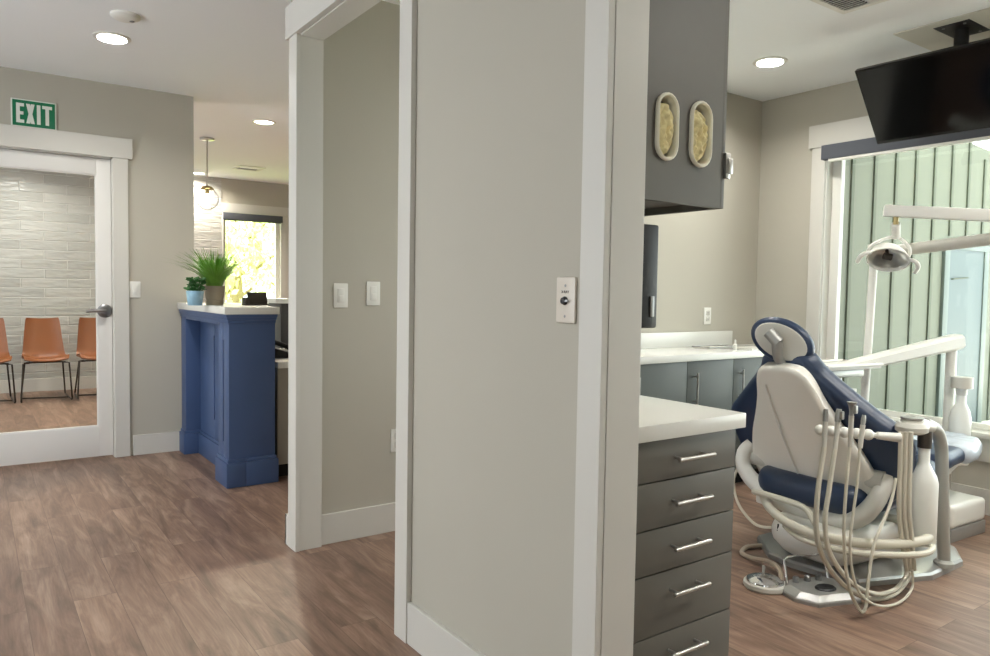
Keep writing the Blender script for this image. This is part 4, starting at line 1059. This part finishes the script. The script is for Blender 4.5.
for z_, k_ in ((0, 0), (.012, 0), (.018, .03), (.036, .24)): rings.append([Vector((x_*(1-k_), y_*(1-k_), z_)) for x_, y_ in oc])
add_rings(b_, rings); obj('base', b_, SILVER, fc, angle=15)
b_ = newbm(); t2 = bmesh.new(); add_lathe(t2, [(.040, .030), (.040, .038), (.034, .043), (.018, .042), (0, .039)], 24); bmesh.ops.transform(t2, matrix=Matrix.Translation((-.0, -.03, .001)) @ Matrix.Diagonal((1.1, .85, 1, 1)), verts=list(t2.verts)); merge(b_, t2); o = obj('pedal', b_, BLACK, fc); o['label'] = 'black oval pedal'
for x_ in (-.075, -.02, .035):
    b_ = newbm(); add_lathe(b_, [(0, .03), (.013, .03), (.013, .055), (.009, .06), (0, .06)], 12, Matrix.Translation((x_, .055, 0))); obj('knob', b_, STEEL, fc)
b_ = newbm(); add_tube(b_, [(-.11, .06, .02), (-.11, .09, .12), (-.09, .095, .128), (.07, .095, .128), (.09, .09, .12), (.09, .06, .02)], .005, 8); obj('wire_handle', b_, CHROME, fc)

# ------------------------------------------------------------------ dental light on its pole (far side)
PX, PY = 4.075, 2.17
p1 = W(874.5, 250, Y=PY)
dl = thing('dental_light', 'silver dental light with two grips on long white jointed arms', 'dental light', (PX, PY, 0))
O_ = Vector((PX, PY, 0))
b_ = newbm(); add_tube(b_, [(0, 0, .03), p1-O_], .022, 18); obj('pole', b_, PLAS, dl)
b_ = newbm(); add_lathe(b_, [(0, 0), (.12, 0), (.12, .02), (.05, .04), (.04, .12), (0, .12)], 24); obj('pole_base', b_, PLAS, dl)
eb = Vector((4.43, 1.25, 0))
def on_seg(a, b, ratio):                       # where X = ratio*Y on the plan segment
    t_ = (ratio*a.y-a.x)/((b.x-a.x)-ratio*(b.y-a.y)); return t_
t1 = on_seg(p1, eb, 2.63); y1_ = p1.y+(eb.y-p1.y)*t1; zq = W(990, 236.5, Y=y1_).z; z_el = p1.z+(zq-p1.z)/t1
b_ = newbm(); add_tube(b_, [p1-O_+Vector((0, 0, -.02)), Vector((eb.x, eb.y, z_el))-O_], [.036, .036], 14, flat=.9); add_tube(b_, [p1-O_+Vector((0, 0, -.06)), p1-O_+Vector((0, 0, .03))], .036, 16); obj('lower_arm', b_, PLAS2, dl)
la = W(890, 211, Y=2.0)
t2_ = on_seg(la, eb, 2.63); y2_ = la.y+(eb.y-la.y)*t2_; zq2 = W(990, 215, Y=y2_).z; z_el2 = la.z+(zq2-la.z)/t2_
dr_ = (Vector((eb.x, eb.y, z_el2))-la).normalized(); sd = dr_.cross(Vector((0, 0, 1))).normalized(); upv = sd.cross(dr_)
Ml = frame(dr_, sd, upv, la-O_)
ln = (Vector((eb.x, eb.y, z_el2))-la).length
b_ = newbm(); add_box(b_, -.03, ln, -.03, .03, -.030, .030, bev=.008, M=Ml); obj('upper_arm', b_, PLAS, dl)
b_ = newbm(); add_tube(b_, [Vector((eb.x, eb.y, z_el-.06))-O_, Vector((eb.x, eb.y, z_el2+.06))-O_], .045, 16); obj('elbow', b_, PLAS2, dl)
hc_ = W(888, 259, Y=2.0)
b_ = newbm(); lz = la+dr_*.03
add_tube(b_, [lz-O_+Vector((0, 0, -.02)), lz-O_+Vector((0, 0, -.07))], .013, 10); obj('swivel_pin', b_, BRASS, dl)
b_ = newbm(); pz_ = W(896, 237, Y=2.0)
add_tube(b_, [lz-O_+Vector((0, 0, -.065)), pz_-O_], .021, 14); obj('drop_post', b_, PLAS, dl)
fdir = Vector((-.60, -.42, -.66)).normalized(); fx_ = fdir.cross(Vector((0, 0, 1))).normalized(); fy_ = fx_.cross(fdir).normalized()
# tilt the head about its facing axis
ct, st_ = math.cos(math.radians(14)), math.sin(math.radians(14)); gx_ = fx_*ct+fy_*st_; gy_ = -fx_*st_+fy_*ct
if gx_.dot(RT) < 0: gx_, gy_ = -gx_, -gy_
if gy_.z < 0: gy_ = -gy_
Mh_ = frame(gx_, gy_, gx_.cross(gy_), hc_-O_)
zs = 1 if gx_.cross(gy_).dot(fdir) > 0 else -1
b_ = newbm(); EL = Matrix.Diagonal((1.02, .74, zs*.9, 1))
add_lathe(b_, [(.0, -.10), (.04, -.098), (.075, -.075), (.095, -.035), (.102, .0), (.106, .004), (.106, .012), (.10, .012), (.096, .002), (.09, -.03), (.07, -.068), (.035, -.09), (.0, -.092)], 32, Mh_ @ EL, cap=False)
obj('lamp_head', b_, PLAS, dl)
b_ = newbm(); add_lathe(b_, [(.099, .003), (.088, -.022), (.068, -.058), (.034, -.08), (.0, -.082)], 32, Mh_ @ EL, cap=False); o = obj('reflector', b_, REFL, dl); o['label'] = 'mirror reflector'
b_ = newbm(); add_tube(b_, [Mh_ @ Vector((-.02, 0, -.02*zs)), Mh_ @ Vector((.02, 0, -.02*zs))], .018, 12); add_tube(b_, [Mh_ @ Vector((0, 0, -.075*zs)), Mh_ @ Vector((0, 0, -.02*zs))], .009, 8); o = obj('bulb_shield', b_, DBR, dl); o['label'] = 'dark bulb shield'
b_ = newbm(); add_tube(b_, [Mh_ @ Vector((.102, .0, -.03*zs)), Mh_ @ Vector((.09, .055, -.05*zs)), pz_-O_, Mh_ @ Vector((-.08, .05, -.05*zs)), Mh_ @ Vector((-.102, .0, -.03*zs))], .009, 10, smooth=6); obj('head_yoke', b_, PLAS, dl)
for s in (-1, 1):
    b_ = newbm(); add_tube(b_, [Mh_ @ Vector((s*.095, .02, 0)), Mh_ @ Vector((s*.120, .03, .02*zs)), Mh_ @ Vector((s*.143, .01, .03*zs)), Mh_ @ Vector((s*.145, -.035, .03*zs))], [.009, .011, .012, .010], 10, smooth=5); obj('grip', b_, PLAS, dl)

# ------------------------------------------------------------------ delivery unit (far side, toe end)
DX, DY = 4.56, 1.92
du = thing('delivery_unit', 'white dental delivery arm on a post carrying a tray behind the chair', 'delivery unit', (DX, DY, 0))
O2 = Vector((DX, DY, 0))
pt = W(956, 346, Y=DY); zt2 = pt.z
b_ = newbm(); add_tube(b_, [(0, 0, .02), (0, 0, zt2-.02)], .028, 18); obj('post', b_, PLAS, du)
b_ = newbm(); add_tube(b_, [(0, 0, zt2-.03), (0, 0, zt2+.02)], .024, 16); obj('post_joint', b_, PLAS2, du)
b_ = newbm(); add_lathe(b_, [(0, 0), (.09, 0), (.09, .02), (.045, .035), (0, .035)], 20); obj('post_base', b_, PLAS, du)
ae = W(959, 341, Y=DY-.02); as_ = W(838, 369, Y=2.17)
dd = (as_-ae).normalized(); sd = dd.cross(Vector((0, 0, 1))).normalized(); uv = sd.cross(dd)
b_ = newbm(); rings = []
ln = (as_-ae).length
for f_, hw, hh in ((-.012, .03, .03), (0, .042, .040), (.06, .045, .043), (.5, .042, .037), (.94, .04, .030), (1, .03, .022)):
    c = ae-O2+dd*ln*f_; rings.append([c+sd*hw*a_+uv*hh*b2 for a_, b2 in ((-1, -.6), (-.6, -1), (.6, -1), (1, -.6), (1, .6), (.6, 1), (-.6, 1), (-1, .6))])
add_rings(b_, rings); obj('swing_arm', b_, PLAS, du, angle=25)
tc_ = W(838, 364.5, Y=2.17)
b_ = newbm(); add_box(b_, -.24, .20, -.12, .12, -.016, .0, bev=.008); add_tube(b_, [(-.24, -.12, .004), (.20, -.12, .004), (.20, .12, .004), (-.24, .12, .004)], .009, 8, closed=True)
obj('tray', b_, PLAS, du, M=Matrix.Translation(tc_-O2) @ Matrix.Rotation(-.12, 4, 'Z'))
b_ = newbm(); add_box(b_, -.16, .10, -.09, .09, -.06, -.018, bev=.012); obj('control_head', b_, SILVER, du, M=Matrix.Translation(tc_-O2) @ Matrix.Rotation(-.12, 4, 'Z'))
b_ = newbm(); add_tube(b_, [(0, 0, -.05), (.0, .0, -.13)], .022, 12); obj('head_stem', b_, STEEL, du, M=Matrix.Translation(tc_-O2))
b_ = newbm(); add_box(b_, -.10, .07, -.07, .07, -.150, -.125, bev=.006); obj('lower_shelf', b_, PLAS2, du, M=Matrix.Translation(tc_-O2) @ Matrix.Rotation(-.12, 4, 'Z'))
bx_ = W(962, 382, Y=1.845)
b_ = newbm(); zc0, zc1 = W(962, 388, Y=1.845).z, W(962, 377, Y=1.845).z
M_ = Matrix.Translation((bx_.x-DX, 1.845-DY, 0))
add_lathe(b_, [(0, zc0), (.055, zc0), (.055, zc1), (0, zc1)], 20, M_); add_tube(b_, [(0, 0, (zc0+zc1)/2), (bx_.x-DX, 1.845-DY, (zc0+zc1)/2)], .018, 8); obj('bottle_clamp', b_, PLAS2, du)
zb1 = W(962, 463, Y=1.845).z
b_ = newbm(); add_lathe(b_, [(0, zb1), (.048, zb1), (.054, zb1+.012), (.054, zc0-.17), (.045, zc0-.125), (.026, zc0-.085), (.024, zc0-.04), (.028, zc0-.035), (.028, zc0)], 22, M_); o = obj('water_bottle', b_, BOTTLE, du); o['label'] = 'milky white water bottle'


# ------------------------------------------------------------------ light
for x_, y_, e_, c_ in ((-.9, 2.0, 4, 0), (3.9, .5, 9, 0), (2.7, .2, 13, 0), (2.6, 2.3, 4.5, 0), (.45, 9.1, 9, 0), (-.8, 7.6, 6, 0), (3.6, 7.2, 20, 1)):  # unseen lamps without fixtures, most added as fill; one lights the far tile
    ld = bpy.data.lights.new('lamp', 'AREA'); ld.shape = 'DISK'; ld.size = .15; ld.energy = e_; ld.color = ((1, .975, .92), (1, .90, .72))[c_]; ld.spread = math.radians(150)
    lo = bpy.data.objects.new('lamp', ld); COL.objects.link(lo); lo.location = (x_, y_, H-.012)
w = bpy.data.worlds.new('sky'); SC.world = w; w.use_nodes = True
bg = w.node_tree.nodes['Background']; bg.inputs[0].default_value = (.91, .965, 1, 1); bg.inputs[1].default_value = 2.5
def area(name, loc, rot, sx_, sy_, power, col=(1, 1, 1)):
    ld = bpy.data.lights.new(name, 'AREA'); ld.shape = 'RECTANGLE'; ld.size = sx_; ld.size_y = sy_; ld.energy = power; ld.color = col
    lo = bpy.data.objects.new(name, ld); COL.objects.link(lo); lo.location = loc; lo.rotation_euler = rot; return lo
sun = bpy.data.lights.new('sun', 'SUN'); sun.energy = 22; sun.angle = .02; sun.color = (1, .95, .86)
so = bpy.data.objects.new('sun', sun); COL.objects.link(so); so.rotation_euler = (math.radians(-27), math.radians(3), 0)
SC.view_settings.view_transform = 'Standard'; SC.view_settings.look = 'None'; SC.view_settings.gamma = 1; SC.view_settings.exposure = 1.12
SC.view_settings.use_curve_mapping = False
SC.cycles.use_denoising = True
SC.cycles.max_bounces = 8; SC.cycles.diffuse_bounces = 5; SC.cycles.transparent_max_bounces = 12
SC.cycles.sample_clamp_indirect = 6
SC.cycles.caustics_reflective = False; SC.cycles.caustics_refractive = False
